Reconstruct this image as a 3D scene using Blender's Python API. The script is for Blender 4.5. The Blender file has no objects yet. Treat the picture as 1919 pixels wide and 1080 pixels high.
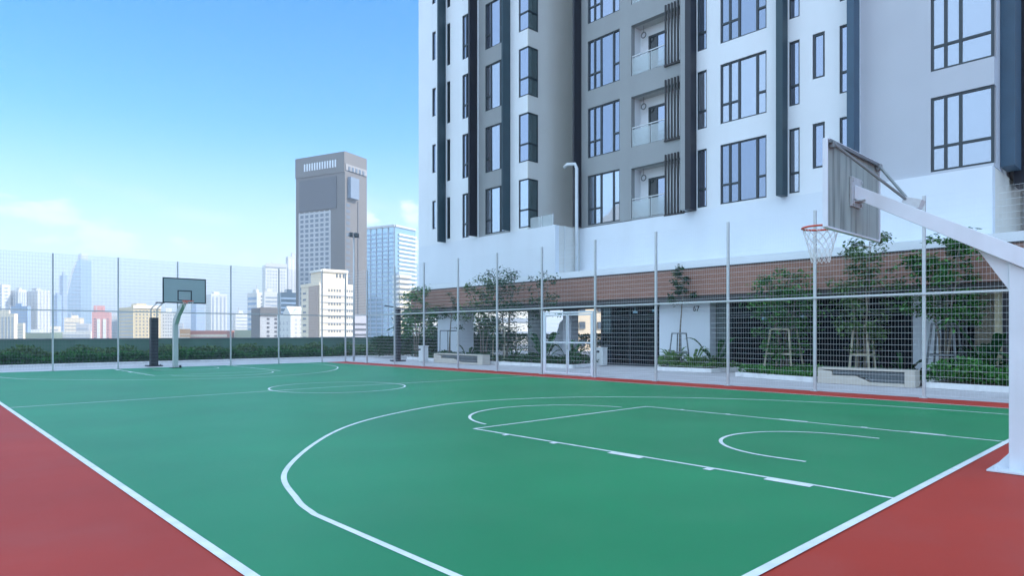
import bpy, math, random
from mathutils import Vector, Matrix
R = math.radians
SC = bpy.context.scene
COL = SC.collection

# ------------------------------------------------------------------ camera
CAM_H, YAW, FPX, HOR = 1.6, 0.7518, 1230.0, 625.0      # eye height, heading, focal length and horizon row of the 1919x1080 photograph
cam = bpy.data.cameras.new("camera")
camo = bpy.data.objects.new("camera", cam); COL.objects.link(camo)
camo.location = (0, 0, CAM_H); camo.rotation_euler = (R(90), 0, -YAW)
cam.sensor_width = 36; cam.lens = 36 * FPX / 1919
cam.shift_y = (HOR - 540) / 1919
cam.clip_start = 0.05; cam.clip_end = 20000
SC.camera = camo
# ------------------------------------------------------------------ exposure
SC.view_settings.view_transform = 'Standard'
SC.view_settings.look = 'None'
SC.view_settings.gamma = 1
SC.view_settings.exposure = 1.82
# ------------------------------------------------------------------ sun and sky
SUN_DIR = Vector((0.60, -0.78, 0.86)).normalized()
SUN_EL = math.asin(SUN_DIR.z); SUN_ROT = math.atan2(SUN_DIR.x, SUN_DIR.y)
sl = bpy.data.lights.new("sun", 'SUN'); so = bpy.data.objects.new("sun", sl); COL.objects.link(so)
sl.energy = 2.3; sl.angle = R(0.5); sl.color = (1.0, 0.93, 0.84)
so.rotation_euler = SUN_DIR.to_track_quat('Z', 'Y').to_euler()
so.location = (60, -78, 150)
W = bpy.data.worlds.new("World"); SC.world = W; W.use_nodes = True
nt = W.node_tree; nt.nodes.clear()
def N(t, **k):
    n = nt.nodes.new(t)
    for a, b in k.items(): setattr(n, a, b)
    return n
def L(a, b): nt.links.new(a, b)
out = N('ShaderNodeOutputWorld'); bg = N('ShaderNodeBackground'); L(bg.outputs[0], out.inputs[0])
sky = N('ShaderNodeTexSky', sky_type='NISHITA', sun_disc=False, sun_elevation=SUN_EL, sun_rotation=SUN_ROT, air_density=1.0, dust_density=0.6, ozone_density=2.5)
hsv = N('ShaderNodeHueSaturation'); hsv.inputs['Saturation'].default_value = 1.5; hsv.inputs['Hue'].default_value = 0.499
L(sky.outputs[0], hsv.inputs['Color'])
tc = N('ShaderNodeTexCoord'); sep = N('ShaderNodeSeparateXYZ'); L(tc.outputs['Generated'], sep.inputs[0])
mp = N('ShaderNodeMapping'); mp.inputs['Scale'].default_value = (1.5, 1.5, 5.5); mp.inputs['Location'].default_value = (2.3, 0.7, 0.35); L(tc.outputs['Generated'], mp.inputs[0])
nz = N('ShaderNodeTexNoise'); nz.inputs['Scale'].default_value = 2.1; nz.inputs['Detail'].default_value = 6; nz.inputs['Roughness'].default_value = 0.52; L(mp.outputs[0], nz.inputs['Vector'])
cr = N('ShaderNodeMapRange'); cr.inputs[1].default_value = 0.46; cr.inputs[2].default_value = 0.70; L(nz.outputs[0], cr.inputs[0])
el = N('ShaderNodeMapRange'); el.inputs[1].default_value = 0.05; el.inputs[2].default_value = 0.30; el.inputs[3].default_value = 1.0; el.inputs[4].default_value = 0.0; el.interpolation_type = 'SMOOTHSTEP'; L(sep.outputs[2], el.inputs[0])
mul = N('ShaderNodeMath', operation='MULTIPLY'); L(cr.outputs[0], mul.inputs[0]); L(el.outputs[0], mul.inputs[1])
hz = N('ShaderNodeMapRange'); hz.inputs[1].default_value = 0.0; hz.inputs[2].default_value = 0.30; hz.inputs[3].default_value = 0.62; hz.inputs[4].default_value = 0.0; hz.interpolation_type = 'SMOOTHSTEP'; L(sep.outputs[2], hz.inputs[0])
# low puffs of cloud over the city: (bearing from the camera axis in degrees, elevation in degrees, half width, half height, strength)
puffs = None
wmp = N('ShaderNodeMapping'); wmp.inputs['Scale'].default_value = (1, 1, 2.8); L(tc.outputs['Generated'], wmp.inputs[0])
wn = N('ShaderNodeTexNoise'); wn.inputs['Scale'].default_value = 15; wn.inputs['Detail'].default_value = 7; wn.inputs['Roughness'].default_value = .6; L(wmp.outputs[0], wn.inputs['Vector'])
for (pb_, pe_, pw_, ph_, ps_) in ((-35.8, 8.6, .060, .020, .95), (-31.5, 7.0, .11, .030, .95), (-27, 6.6, .12, .02, .55), (-20.5, 6.2, .10, .03, .6), (-19.5, 8.0, .07, .012, .35), (-12.2, 9.6, .020, .016, 1.3), (-8.9, 9.9, .020, .026, 1.4), (-9.5, 7.5, .05, .02, 1.0), (-26, 3.8, .25, .02, .35)):
    az = YAW + R(pb_); e_ = R(pe_); cdir = Vector((math.sin(az)*math.cos(e_), math.cos(az)*math.cos(e_), math.sin(e_))); side = Vector((math.cos(az), -math.sin(az), 0))
    d1 = N('ShaderNodeVectorMath', operation='DOT_PRODUCT'); d1.inputs[1].default_value = side/pw_; L(tc.outputs['Generated'], d1.inputs[0])
    up_ = N('ShaderNodeMath', operation='MULTIPLY_ADD'); L(sep.outputs[2], up_.inputs[0]); up_.inputs[1].default_value = 1/ph_; up_.inputs[2].default_value = -math.sin(e_)/ph_
    q1 = N('ShaderNodeMath', operation='MULTIPLY'); L(d1.outputs['Value'], q1.inputs[0]); L(d1.outputs['Value'], q1.inputs[1])
    q2 = N('ShaderNodeMath', operation='MULTIPLY_ADD'); L(up_.outputs[0], q2.inputs[0]); L(up_.outputs[0], q2.inputs[1]); L(q1.outputs[0], q2.inputs[2])
    q3 = N('ShaderNodeMath', operation='MULTIPLY_ADD'); L(wn.outputs[0], q3.inputs[0]); q3.inputs[1].default_value = 4.6; L(q2.outputs[0], q3.inputs[2])
    fr_ = N('ShaderNodeMapRange', interpolation_type='SMOOTHSTEP'); fr_.inputs[1].default_value = 3.4; fr_.inputs[2].default_value = 2.0; fr_.inputs[3].default_value = 0; fr_.inputs[4].default_value = min(1, ps_); L(q3.outputs[0], fr_.inputs[0])
    fwd_ = N('ShaderNodeVectorMath', operation='DOT_PRODUCT'); fwd_.inputs[1].default_value = cdir; L(tc.outputs['Generated'], fwd_.inputs[0])
    gt_ = N('ShaderNodeMath', operation='GREATER_THAN'); L(fwd_.outputs['Value'], gt_.inputs[0]); gt_.inputs[1].default_value = 0
    pm_ = N('ShaderNodeMath', operation='MULTIPLY'); L(fr_.outputs[0], pm_.inputs[0]); L(gt_.outputs[0], pm_.inputs[1])
    if puffs is None: puffs = pm_
    else:
        mxp = N('ShaderNodeMath', operation='MAXIMUM'); L(puffs.outputs[0], mxp.inputs[0]); L(pm_.outputs[0], mxp.inputs[1]); puffs = mxp
# bright cloud added behind the camera (west) and overhead to light shade; windows mirror it
wst = N('ShaderNodeVectorMath', operation='DOT_PRODUCT'); wst.inputs[1].default_value = (-0.95, -0.05, 0.0); L(tc.outputs['Generated'], wst.inputs[0])
wr = N('ShaderNodeMapRange'); wr.inputs[1].default_value = 0.05; wr.inputs[2].default_value = 0.75; wr.inputs[3].default_value = 0.0; wr.inputs[4].default_value = 0.60; wr.interpolation_type = 'SMOOTHSTEP'; L(wst.outputs['Value'], wr.inputs[0])
mx1 = N('ShaderNodeMath', operation='MAXIMUM'); L(mul.outputs[0], mx1.inputs[0]); L(hz.outputs[0], mx1.inputs[1])
mx3 = N('ShaderNodeMath', operation='MAXIMUM'); L(mx1.outputs[0], mx3.inputs[0]); L(puffs.outputs[0], mx3.inputs[1])
tr_ = N('ShaderNodeMapRange'); tr_.inputs[1].default_value = 0.50; tr_.inputs[2].default_value = 0.85; tr_.inputs[4].default_value = 0.70; tr_.interpolation_type = 'SMOOTHSTEP'; L(sep.outputs[2], tr_.inputs[0])  # unseen veil overhead, added to brighten the shaded court and walls
mx2 = N('ShaderNodeMath', operation='MAXIMUM'); L(tr_.outputs[0], mx2.inputs[0]); L(wr.outputs[0], mx2.inputs[1])
mix = N('ShaderNodeMix', data_type='RGBA'); L(mx3.outputs[0], mix.inputs[0]); L(hsv.outputs[0], mix.inputs[6]); mix.inputs[7].default_value = (3.75, 3.95, 4.1, 1)
mixb = N('ShaderNodeMix', data_type='RGBA'); L(mx2.outputs[0], mixb.inputs[0]); L(mix.outputs[2], mixb.inputs[6]); mixb.inputs[7].default_value = (7.5, 9.6, 11.5, 1)
L(mixb.outputs[2], bg.inputs[0]); bg.inputs[1].default_value = 0.085

# ------------------------------------------------------------------ helpers
def lin(h):
    h = h.lstrip('#'); o = []
    for i in (0, 2, 4):
        c = int(h[i:i+2], 16) / 255; o.append(c / 12.92 if c <= .04045 else ((c + .055) / 1.055) ** 2.4)
    return tuple(o)
MC = {}
def mat(name, col, rough=0.6, var=0.08, scale=3.0, metal=0.0, bump=0.0, bscale=60.0, spec=0.5, detail=4, stain=None, coat=0.0):
    if name in MC: return MC[name]
    m = bpy.data.materials.new(name); m.use_nodes = True; t = m.node_tree; b = t.nodes['Principled BSDF']
    if isinstance(col, str): col = lin(col)
    b.inputs['Roughness'].default_value = rough; b.inputs['Metallic'].default_value = metal
    b.inputs['Specular IOR Level'].default_value = spec
    b.inputs['Coat Weight'].default_value = coat
    g = t.nodes.new('ShaderNodeNewGeometry'); n = t.nodes.new('ShaderNodeTexNoise')
    n.inputs['Scale'].default_value = scale; n.inputs['Detail'].default_value = detail
    t.links.new(g.outputs['Position'], n.inputs['Vector'])
    r = t.nodes.new('ShaderNodeValToRGB')
    r.color_ramp.elements[0].position = 0.3; r.color_ramp.elements[1].position = 0.7
    r.color_ramp.elements[0].color = tuple(c * (1 - var) for c in col) + (1,)
    r.color_ramp.elements[1].color = tuple(min(1, c * (1 + var)) for c in col) + (1,)
    t.links.new(n.outputs[0], r.inputs[0])
    last = r.outputs[0]
    if stain:                                   # vertical rain streaks: colour, amount, streak scale
        sc_, am_, fr_ = stain
        mp_ = t.nodes.new('ShaderNodeMapping'); mp_.inputs['Scale'].default_value = (fr_, fr_, fr_ * 0.06)
        t.links.new(g.outputs['Position'], mp_.inputs[0])
        n2 = t.nodes.new('ShaderNodeTexNoise'); n2.inputs['Scale'].default_value = 1; n2.inputs['Detail'].default_value = 5
        t.links.new(mp_.outputs[0], n2.inputs['Vector'])
        mr = t.nodes.new('ShaderNodeMapRange'); mr.inputs[1].default_value = .48; mr.inputs[2].default_value = .75; mr.inputs[4].default_value = am_
        t.links.new(n2.outputs[0], mr.inputs[0])
        mxx = t.nodes.new('ShaderNodeMix'); mxx.data_type = 'RGBA'; t.links.new(mr.outputs[0], mxx.inputs[0])
        t.links.new(last, mxx.inputs[6]); mxx.inputs[7].default_value = sc_ + (1,); last = mxx.outputs[2]
    t.links.new(last, b.inputs['Base Color'])
    if bump:
        n3 = t.nodes.new('ShaderNodeTexNoise'); n3.inputs['Scale'].default_value = bscale; n3.inputs['Detail'].default_value = 3
        t.links.new(g.outputs['Position'], n3.inputs['Vector'])
        bp = t.nodes.new('ShaderNodeBump'); bp.inputs['Strength'].default_value = bump; bp.inputs['Distance'].default_value = 0.01
        t.links.new(n3.outputs[0], bp.inputs['Height']); t.links.new(bp.outputs[0], b.inputs['Normal'])
    MC[name] = m; return m
def glassmat(name, tint, refl, rough=0.03, wav=0.02):
    """window glass: mostly mirrors the sky, slightly uneven panes"""
    m = bpy.data.materials.new(name); m.use_nodes = True; t = m.node_tree; b = t.nodes['Principled BSDF']
    b.inputs['Base Color'].default_value = tint + (1,); b.inputs['Metallic'].default_value = refl
    b.inputs['Roughness'].default_value = rough
    g = t.nodes.new('ShaderNodeNewGeometry'); n = t.nodes.new('ShaderNodeTexNoise'); n.inputs['Scale'].default_value = 1.1; n.inputs['Detail'].default_value = 1
    t.links.new(g.outputs['Position'], n.inputs['Vector'])
    bp = t.nodes.new('ShaderNodeBump'); bp.inputs['Strength'].default_value = wav; bp.inputs['Distance'].default_value = 0.1
    t.links.new(n.outputs[0], bp.inputs['Height']); t.links.new(bp.outputs[0], b.inputs['Normal'])
    return m
def clearglass(name, tint=(.82, .93, .90), alpha=0.35):
    m = bpy.data.materials.new(name); m.use_nodes = True; t = m.node_tree; t.nodes.clear()
    o = t.nodes.new('ShaderNodeOutputMaterial'); tr = t.nodes.new('ShaderNodeBsdfTransparent'); tr.inputs[0].default_value = tint + (1,)
    gl = t.nodes.new('ShaderNodeBsdfPrincipled'); gl.inputs['Base Color'].default_value = tuple(c*.8 for c in tint) + (1,); gl.inputs['Roughness'].default_value = .08
    mxs = t.nodes.new('ShaderNodeMixShader'); mxs.inputs[0].default_value = alpha
    t.links.new(tr.outputs[0], mxs.inputs[1]); t.links.new(gl.outputs[0], mxs.inputs[2]); t.links.new(mxs.outputs[0], o.inputs[0])
    return m

ORG = {}
class MB:
    def __init__(s): s.v = []; s.f = []
    def quad(s, a, b, c, d):
        i = len(s.v); s.v += [tuple(a), tuple(b), tuple(c), tuple(d)]; s.f.append((i, i+1, i+2, i+3)); return s
    def poly(s, pts):
        i = len(s.v); s.v += [tuple(p) for p in pts]; s.f.append(tuple(range(i, i+len(pts)))); return s
    def box(s, x0, x1, y0, y1, z0, z1):
        if x0 > x1: x0, x1 = x1, x0
        if y0 > y1: y0, y1 = y1, y0
        i = len(s.v)
        s.v += [(x0,y0,z0),(x1,y0,z0),(x1,y1,z0),(x0,y1,z0),(x0,y0,z1),(x1,y0,z1),(x1,y1,z1),(x0,y1,z1)]
        s.f += [(i,i+3,i+2,i+1),(i+4,i+5,i+6,i+7),(i,i+1,i+5,i+4),(i+1,i+2,i+6,i+5),(i+2,i+3,i+7,i+6),(i+3,i,i+4,i+7)]
        return s
    def prism(s, pts, ext):
        """polygon (list of 3-D points) extruded along vector ext"""
        n = len(pts); i = len(s.v); e = Vector(ext)
        s.v += [tuple(p) for p in pts] + [tuple(Vector(p) + e) for p in pts]
        s.f.append(tuple(range(i, i+n))[::-1]); s.f.append(tuple(range(i+n, i+2*n)))
        for k in range(n):
            j = (k+1) % n; s.f.append((i+k, i+j, i+n+j, i+n+k))
        return s
    def bar(s, a, b, w, h, up=(0, 0, 1), w2=None, h2=None):
        """rectangular beam from a to b, w wide, h high"""
        a = Vector(a); b = Vector(b); d = (b-a).normalized(); u = Vector(up); sd = d.cross(u)
        if sd.length < 1e-4: sd = d.cross(Vector((1, 0, 0)))
        sd.normalize(); u = sd.cross(d).normalized(); i = len(s.v)
        for p, ww, hh in ((a, w, h), (b, w2 or w, h2 or h)):
            for q, r_ in ((-1,-1),(1,-1),(1,1),(-1,1)): s.v.append(tuple(p + sd*q*ww/2 + u*r_*hh/2))
        s.f += [(i,i+1,i+2,i+3),(i+7,i+6,i+5,i+4)] + [(i+k, i+4+k, i+4+(k+1)%4, i+(k+1)%4) for k in range(4)]
        return s
    def tube(s, pts, rad, n=8, cap=True):
        pts = [Vector(p) for p in pts]
        if not isinstance(rad, (list, tuple)): rad = [rad]*len(pts)
        base = len(s.v); prev = None
        for k, p in enumerate(pts):
            d = (pts[min(k+1, len(pts)-1)] - pts[max(k-1, 0)]).normalized()
            if prev is None:
                a = d.cross(Vector((0, 0, 1)));
                if a.length < 1e-3: a = d.cross(Vector((1, 0, 0)))
            else: a = prev - d*prev.dot(d)
            a.normalize(); prev = a; c = d.cross(a)
            for q in range(n):
                t = 2*math.pi*q/n; s.v.append(tuple(p + (a*math.cos(t) + c*math.sin(t))*rad[k]))
        for k in range(len(pts)-1):
            for q in range(n):
                q2 = (q+1) % n; s.f.append((base+k*n+q, base+k*n+q2, base+(k+1)*n+q2, base+(k+1)*n+q))
        if cap:
            s.f.append(tuple(base+q for q in range(n))[::-1]); s.f.append(tuple(base+(len(pts)-1)*n+q for q in range(n)))
        return s
    def build(s, name, m, parent=None, smooth=False, bevel=0):
        o0 = ORG.get(parent.name, Vector((0, 0, 0))) if parent else Vector((0, 0, 0))
        me = bpy.data.meshes.new(name); me.from_pydata([tuple(Vector(v) - o0) for v in s.v], [], s.f)
        if isinstance(m, (list, tuple)):
            for q in m: me.materials.append(q)
        elif m: me.materials.append(m)
        if smooth:
            for p in me.polygons: p.use_smooth = True
        o = bpy.data.objects.new(name, me); COL.objects.link(o)
        if parent: o.parent = parent
        ORG[o.name] = o0
        if bevel:
            md = o.modifiers.new("bevel", 'BEVEL'); md.width = bevel; md.segments = 2; md.limit_method = 'ANGLE'
        return o
def tag(o, label=None, cat=None, group=None, kind=None):
    if label: o['label'] = label
    if cat: o['category'] = cat
    if group: o['group'] = group
    if kind: o['kind'] = kind
    return o
def thing(name, label, cat, loc=(0, 0, 0), group=None):
    o = bpy.data.objects.new(name, None); COL.objects.link(o); o.location = loc; o.empty_display_size = .2
    ORG[o.name] = Vector(loc); return tag(o, label, cat, group)
def struct(o): o['kind'] = 'structure'; return o
rnd = random.Random(7)

# ------------------------------------------------------------------ materials
M = dict(
 green=mat('green_acrylic', (.010, .215, .082), .46, .12, .35, bump=.25, bscale=160, spec=.33, stain=((.05, .24, .11), .25, .9)),
 red=mat('red_acrylic', (.39, .040, .026), .62, .10, .5, bump=.25, bscale=160, spec=.22, stain=((.36, .09, .08), .3, .9)),
 line=mat('line_paint', (.72, .74, .76), .55, .08, 6, stain=((.42, .52, .47), .45, 4)),
 pave=mat('paving', (.46, .45, .47), .7, .10, 1.2, bump=.2, bscale=40),
 kerb=mat('white_kerb', (.74, .74, .74), .6, .06, 4, stain=((.3, .3, .28), .25, 3)),
 soil=mat('soil', (.05, .04, .03), .95, .3, 8),
 steel=mat('galvanised_steel', (.50, .52, .54), .42, .08, 20, metal=.35),
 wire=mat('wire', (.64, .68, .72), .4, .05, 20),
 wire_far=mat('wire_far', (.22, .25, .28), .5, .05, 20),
 white_paint=mat('white_wall', (.70, .74, .78), .7, .025, .5, bump=.08, bscale=25, stain=((.52, .54, .55), .12, 1.2)),
 white2=mat('podium_wall', (.66, .71, .77), .7, .03, .4, bump=.08, bscale=25, stain=((.5, .52, .53), .16, .9)),
 warm=mat('return_wall', (.60, .61, .59), .75, .03, .5, bump=.08, bscale=25, stain=((.40, .40, .38), .15, .9)),
 taupe=mat('taupe_wall', (.285, .305, .315), .75, .04, .5, bump=.08, bscale=25, stain=((.19, .19, .19), .2, 1)),
 lav=mat('lavender_wall', (.47, .495, .545), .75, .03, .5, bump=.08, bscale=25, stain=((.36, .37, .42), .15, 1)),
 fin=mat('fin_panel', (.016, .045, .062), .45, .10, 1.5, stain=((.07, .09, .11), .3, 1.5)),
 finb=mat('fin_panel_blue', (.03, .075, .125), .45, .10, 1.5),
 fing=mat('fin_panel_grey', (.13, .15, .165), .5, .10, 1.5),
 frame=mat('window_frame', (.022, .035, .045), .4, .08, 4),
 black=mat('black_metal', (.010, .011, .020), .45, .1, 4),
 brown=mat('bronze_slat', (.022, .020, .024), .5, .12, 6),
 dark=mat('soffit_shadow', (.02, .025, .03), .8, .2, 1),  # shadow tone painted on the beam under the soffit
 fascia_line=mat('fascia_trim', (.05, .045, .045), .6, .1, 3),
 hoopw=mat('hoop_white_paint', (.66, .70, .76), .4, .04, 3, stain=((.42, .42, .40), .25, 4)),
 board=mat('board_back', (.31, .37, .35), .5, .06, 3, metal=.1, stain=((.08, .10, .10), .9, 12)),
 orange=mat('hoop_orange', (.75, .10, .05), .4, .05, 8),
 net=mat('net_cord', (.78, .78, .78), .8, .04, 20),
 trunk=mat('bark', (.16, .14, .11), .9, .25, 14, bump=.4, bscale=60),
 stake=mat('stake_wood', (.42, .38, .28), .8, .15, 12),
 benchc=mat('bench_concrete', (.50, .46, .40), .7, .06, 5, bump=.15, bscale=60),
 benchs=mat('bench_slat', (.10, .12, .13), .6, .12, 8),
 bin=mat('bin_white', (.62, .64, .64), .45, .05, 5),
 pot=mat('pvc_pipe', (.60, .64, .68), .4, .04, 5),
)
def leafmat(name, a, b, c):
    m = bpy.data.materials.new(name); m.use_nodes = True; t = m.node_tree; bb = t.nodes['Principled BSDF']
    g = t.nodes.new('ShaderNodeNewGeometry'); r = t.nodes.new('ShaderNodeValToRGB')
    r.color_ramp.elements[0].color = a + (1,); r.color_ramp.elements[1].color = c + (1,)
    e = r.color_ramp.elements.new(.5); e.color = b + (1,)
    t.links.new(g.outputs['Random Per Island'], r.inputs[0]); t.links.new(r.outputs[0], bb.inputs['Base Color'])
    bb.inputs['Roughness'].default_value = .6; bb.inputs['Specular IOR Level'].default_value = .2
    tl = t.nodes.new('ShaderNodeBsdfTranslucent'); t.links.new(r.outputs[0], tl.inputs[0])
    ms = t.nodes.new('ShaderNodeMixShader'); ms.inputs[0].default_value = .25
    o = t.nodes['Material Output']
    t.links.new(bb.outputs[0], ms.inputs[1]); t.links.new(tl.outputs[0], ms.inputs[2]); t.links.new(ms.outputs[0], o.inputs[0])
    return m
LEAF = leafmat('leaf_mid', (.016, .085, .020), (.04, .17, .032), (.10, .27, .06))
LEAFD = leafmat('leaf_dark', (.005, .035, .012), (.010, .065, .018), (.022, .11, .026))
LEAFH = leafmat('leaf_hedge', (.006, .055, .012), (.016, .11, .02), (.05, .19, .04))
LEAFY = leafmat('leaf_fresh', (.05, .12, .03), (.08, .19, .04), (.13, .25, .07))
LEAFO = leafmat('leaf_olive', (.045, .10, .03), (.075, .155, .045), (.13, .22, .08))
WINS = [glassmat('window_glass', (.29, .325, .41), .92), glassmat('window_glass_curtain', (.36, .39, .45), .85, .06), glassmat('window_glass_deep', (.22, .26, .34), .9)]; WIN = WINS[0]
WIN2 = glassmat('window_glass_low', (.42, .48, .56), .8)
WING = glassmat('window_glass_green', (.26, .36, .38), .75)
DGL = glassmat('lobby_glass', (.012, .018, .022), 0.0, .04)
RAILG = clearglass('rail_glass', (.84, .90, .92), .36)
# brick fascia: thin vertical board texture with courses
def brickmat():
    m = bpy.data.materials.new('fascia_brick'); m.use_nodes = True; t = m.node_tree; b = t.nodes['Principled BSDF']
    g = t.nodes.new('ShaderNodeNewGeometry'); s_ = t.nodes.new('ShaderNodeSeparateXYZ'); t.links.new(g.outputs['Position'], s_.inputs[0])
    c = t.nodes.new('ShaderNodeCombineXYZ'); t.links.new(s_.outputs[1], c.inputs[0]); t.links.new(s_.outputs[2], c.inputs[1])
    br = t.nodes.new('ShaderNodeTexBrick'); br.inputs['Scale'].default_value = 1.0; br.inputs['Brick Width'].default_value = .24; br.inputs['Row Height'].default_value = .075
    br.inputs['Mortar Size'].default_value = .006; br.inputs['Color1'].default_value = (.26, .13, .09, 1); br.inputs['Color2'].default_value = (.30, .155, .11, 1); br.inputs['Mortar'].default_value = (.20, .115, .10, 1)
    t.links.new(c.outputs[0], br.inputs['Vector'])
    n = t.nodes.new('ShaderNodeTexNoise'); n.inputs['Scale'].default_value = .6; t.links.new(g.outputs['Position'], n.inputs['Vector'])
    mr = t.nodes.new('ShaderNodeMapRange'); mr.inputs[3].default_value = .8; mr.inputs[4].default_value = 1.2; t.links.new(n.outputs[0], mr.inputs[0])
    vm = t.nodes.new('ShaderNodeVectorMath'); vm.operation = 'SCALE'; t.links.new(br.outputs[0], vm.inputs[0]); t.links.new(mr.outputs[0], vm.inputs[3])
    t.links.new(vm.outputs[0], b.inputs['Base Color']); b.inputs['Roughness'].default_value = .8
    return m
BRICK = brickmat()

# ------------------------------------------------------------------ the ground and the court
CX0, CX1, CY0, CY1 = 1.70, 17.20, 2.08, 33.6           # court sidelines, near baseline, far fence line
FXR, FYF, FH, MIDZ = 18.5, 33.6, 5.0, 2.58             # side fence plane, end fence plane, fence height, middle rail
struct(MB().box(-3000, 3500, -3000, 5200, -31.0, -30.0).build('city_ground', mat('city_ground_mat', (.22, .23, .22), .9, .3, .02)))
struct(MB().box(-60, 70, -60, 44, -29.9, -.5).build('podium_deck', mat('deck_mat', (.3, .3, .3), .9)))
struct(MB().box(-59.9, 69.9, -59.9, 43.8, -.49, -.012).build('paving', M['pave']))
struct(MB().box(-20, 18.60, -20, FYF + .1, -.010, -.004).build('court_surround', M['red']))
g_ = MB().box(CX0, CX1, CY0, FYF + .04, -.003, 0.0); struct(g_.build('court_surface', M['green']))
lines = MB()
def line(pts, w, closed=False, z=.004):
    pts = [Vector((p[0], p[1], 0)) for p in pts]; n = len(pts); Lp = []; Rp = []
    for i in range(n):
        a = pts[(i-1) % n] if (closed or i > 0) else pts[i]; b = pts[(i+1) % n] if (closed or i < n-1) else pts[i]
        d1 = (pts[i]-a); d2 = (b-pts[i]); d1 = d1.normalized() if d1.length > 1e-6 else d2.normalized(); d2 = d2.normalized() if d2.length > 1e-6 else d1
        t = (d1+d2).normalized(); nn = Vector((-t.y, t.x, 0)); c = max(.4, nn.dot(Vector((-d1.y, d1.x, 0))))
        Lp.append(pts[i] + nn*w/2/c + Vector((0, 0, z))); Rp.append(pts[i] - nn*w/2/c + Vector((0, 0, z)))
    for i in range(n if closed else n-1):
        j = (i+1) % n; lines.quad(Rp[i], Rp[j], Lp[j], Lp[i])
def spline(p, k=20):
    p = [Vector((q[0], q[1], 0)) for q in p]; p = [p[0]*2-p[1]] + p + [p[-1]*2-p[-2]]; o = []
    for i in range(1, len(p)-2):
        for j in range(k):
            t = j/k; o.append(.5*((2*p[i]) + (-p[i-1]+p[i+1])*t + (2*p[i-1]-5*p[i]+4*p[i+1]-p[i+2])*t*t + (-p[i-1]+3*p[i]-3*p[i+1]+p[i+2])*t**3))
    o.append(p[-2]); return o
def arc(cx, cy, r, a0, a1, n=40): return [(cx + r*math.cos(R(a0+(a1-a0)*i/n)), cy + r*math.sin(R(a0+(a1-a0)*i/n))) for i in range(n+1)]
KX0, KX1, KY = 7.03, 11.90, 8.44; KC = 9.45
HY = 17.80; LW = .055
mir = lambda P: [(x, 2*HY - y) for x, y in P]
line([(CX0, -15), (CX0, FYF)], .075)                                   # near sideline, its painted edge runs on
line([(CX0 + .04, CY0), (CX1, CY0)], .075, z=.0062)                             # near baseline
line([(CX1, CY0), (CX1, FYF)], .05, z=.0068)
line([(CX0, 17.62), (9.5, 17.85), (CX1, 17.3)], LW, z=.0045)
line(arc(9.55, 17.75, 1.95, 0, 360)[:-1], LW, True, z=.005)
tp = [(2.68, 2.1), (2.68, 5.42)] + [tuple(q)[:2] for q in spline([(2.68, 5.42), (2.80, 6.02), (3.25, 7.3), (4.45, 8.95), (5.75, 10.25), (7.25, 11.15), (9.0, 11.78), (10.4, 11.72), (12.1, 11.05), (13.6, 9.75), (14.75, 8.1), (15.45, 6.55), (15.88, 4.6), (15.93, 2.73), (15.93, 2.1)])]
line(tp, LW + .005, z=.0035)
line([(x, y) for x, y in mir(tp) if y < FYF - .05], LW)
for f in (lambda P: P, mir):
    line(f([(KX0, CY0), (KX0, KY)]), LW); line(f([(KX1, CY0), (KX1, KY)]), LW)
    line(f([(KX0 - LW/2, KY), (KX1 + LW/2, KY)]), LW, z=.0045)
    line(f(arc(KC, KY, 1.95, 172, 8)), LW, z=.005)
    line(f([(8.23, 3.46), (8.23, 3.85)] + arc(9.54, 3.85, 1.31, 180, 0) + [(10.85, 3.46)]), LW, z=.0051)
for (y0, y1, w) in ((7.62, 7.54, .10), (6.60, 6.50, .10), (5.52, 5.0, .11), (4.10, 4.0, .11), (3.36, 2.86, .11)):   # lane marks outside the key
    for f in (lambda v: v, lambda v: 2*HY - v):
        a, b = sorted((f(y0), f(y1)))
        lines.quad((KX0-.03-w, a, .0055), (KX0-.03, a, .0055), (KX0-.03, b, .0055), (KX0-.03-w, b, .0055))
        lines.quad((KX1+.03, a, .0055), (KX1+.03+w*.55, a, .0055), (KX1+.03+w*.55, b, .0055), (KX1+.03, b, .0055))
struct(lines.build('court_markings', M['line']))

# ------------------------------------------------------------------ fences
def mesh_panel(root, axis, a, b, fixed, z0, z1):
    """welded mesh between two posts: real wires"""
    mb = MB(); n = int((b-a)/(.075 if axis == 'y' else .05)); t = .0009 if axis == 'y' else .0025
    for i in range(1, n):
        p = a + (b-a)*i/n
        if axis == 'x': mb.box(p-t, p+t, fixed-t, fixed+t, z0, z1)
        else: mb.box(fixed-t, fixed+t, p-t, p+t, z0, z1)
    k = int((z1-z0)/.15); t2 = .0025 if axis == 'y' else .0021
    for i in range(k+1):
        z = z0 + (z1-z0)*i/k; q = .011
        if axis == 'x': mb.box(a, b, fixed-q+.002, fixed-q+.002+2*t2, z-t2, z+t2)
        else: mb.box(fixed-q+.002, fixed-q+.002+2*t2, a, b, z-t2, z+t2)
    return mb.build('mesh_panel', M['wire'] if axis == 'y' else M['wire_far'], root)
endf = thing('court_fence', 'tall welded mesh fence behind the far basketball hoop', 'fence', (9, FYF, 0))
xs = [2.49 - 2.48*k for k in (3, 2, 1)] + [2.27, 4.78, 7.21, 9.68, 12.15, 14.62, 17.07]
for x in xs: MB().box(x-.034, x+.034, FYF-.034, FYF+.034, 0, FH).box(x-.08, x+.08, FYF-.08, FYF+.08, 0, .012).build('post', M['steel'], endf, bevel=.006)
MB().box(xs[0], FXR-.04, FYF-.085, FYF-.042, MIDZ-.024, MIDZ+.024).build('rail', M['steel'], endf)
for a, b in zip(xs, xs[1:] + [FXR]): mesh_panel(endf, 'x', a+.04, b-.04, FYF, .08, FH-.02)
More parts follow.
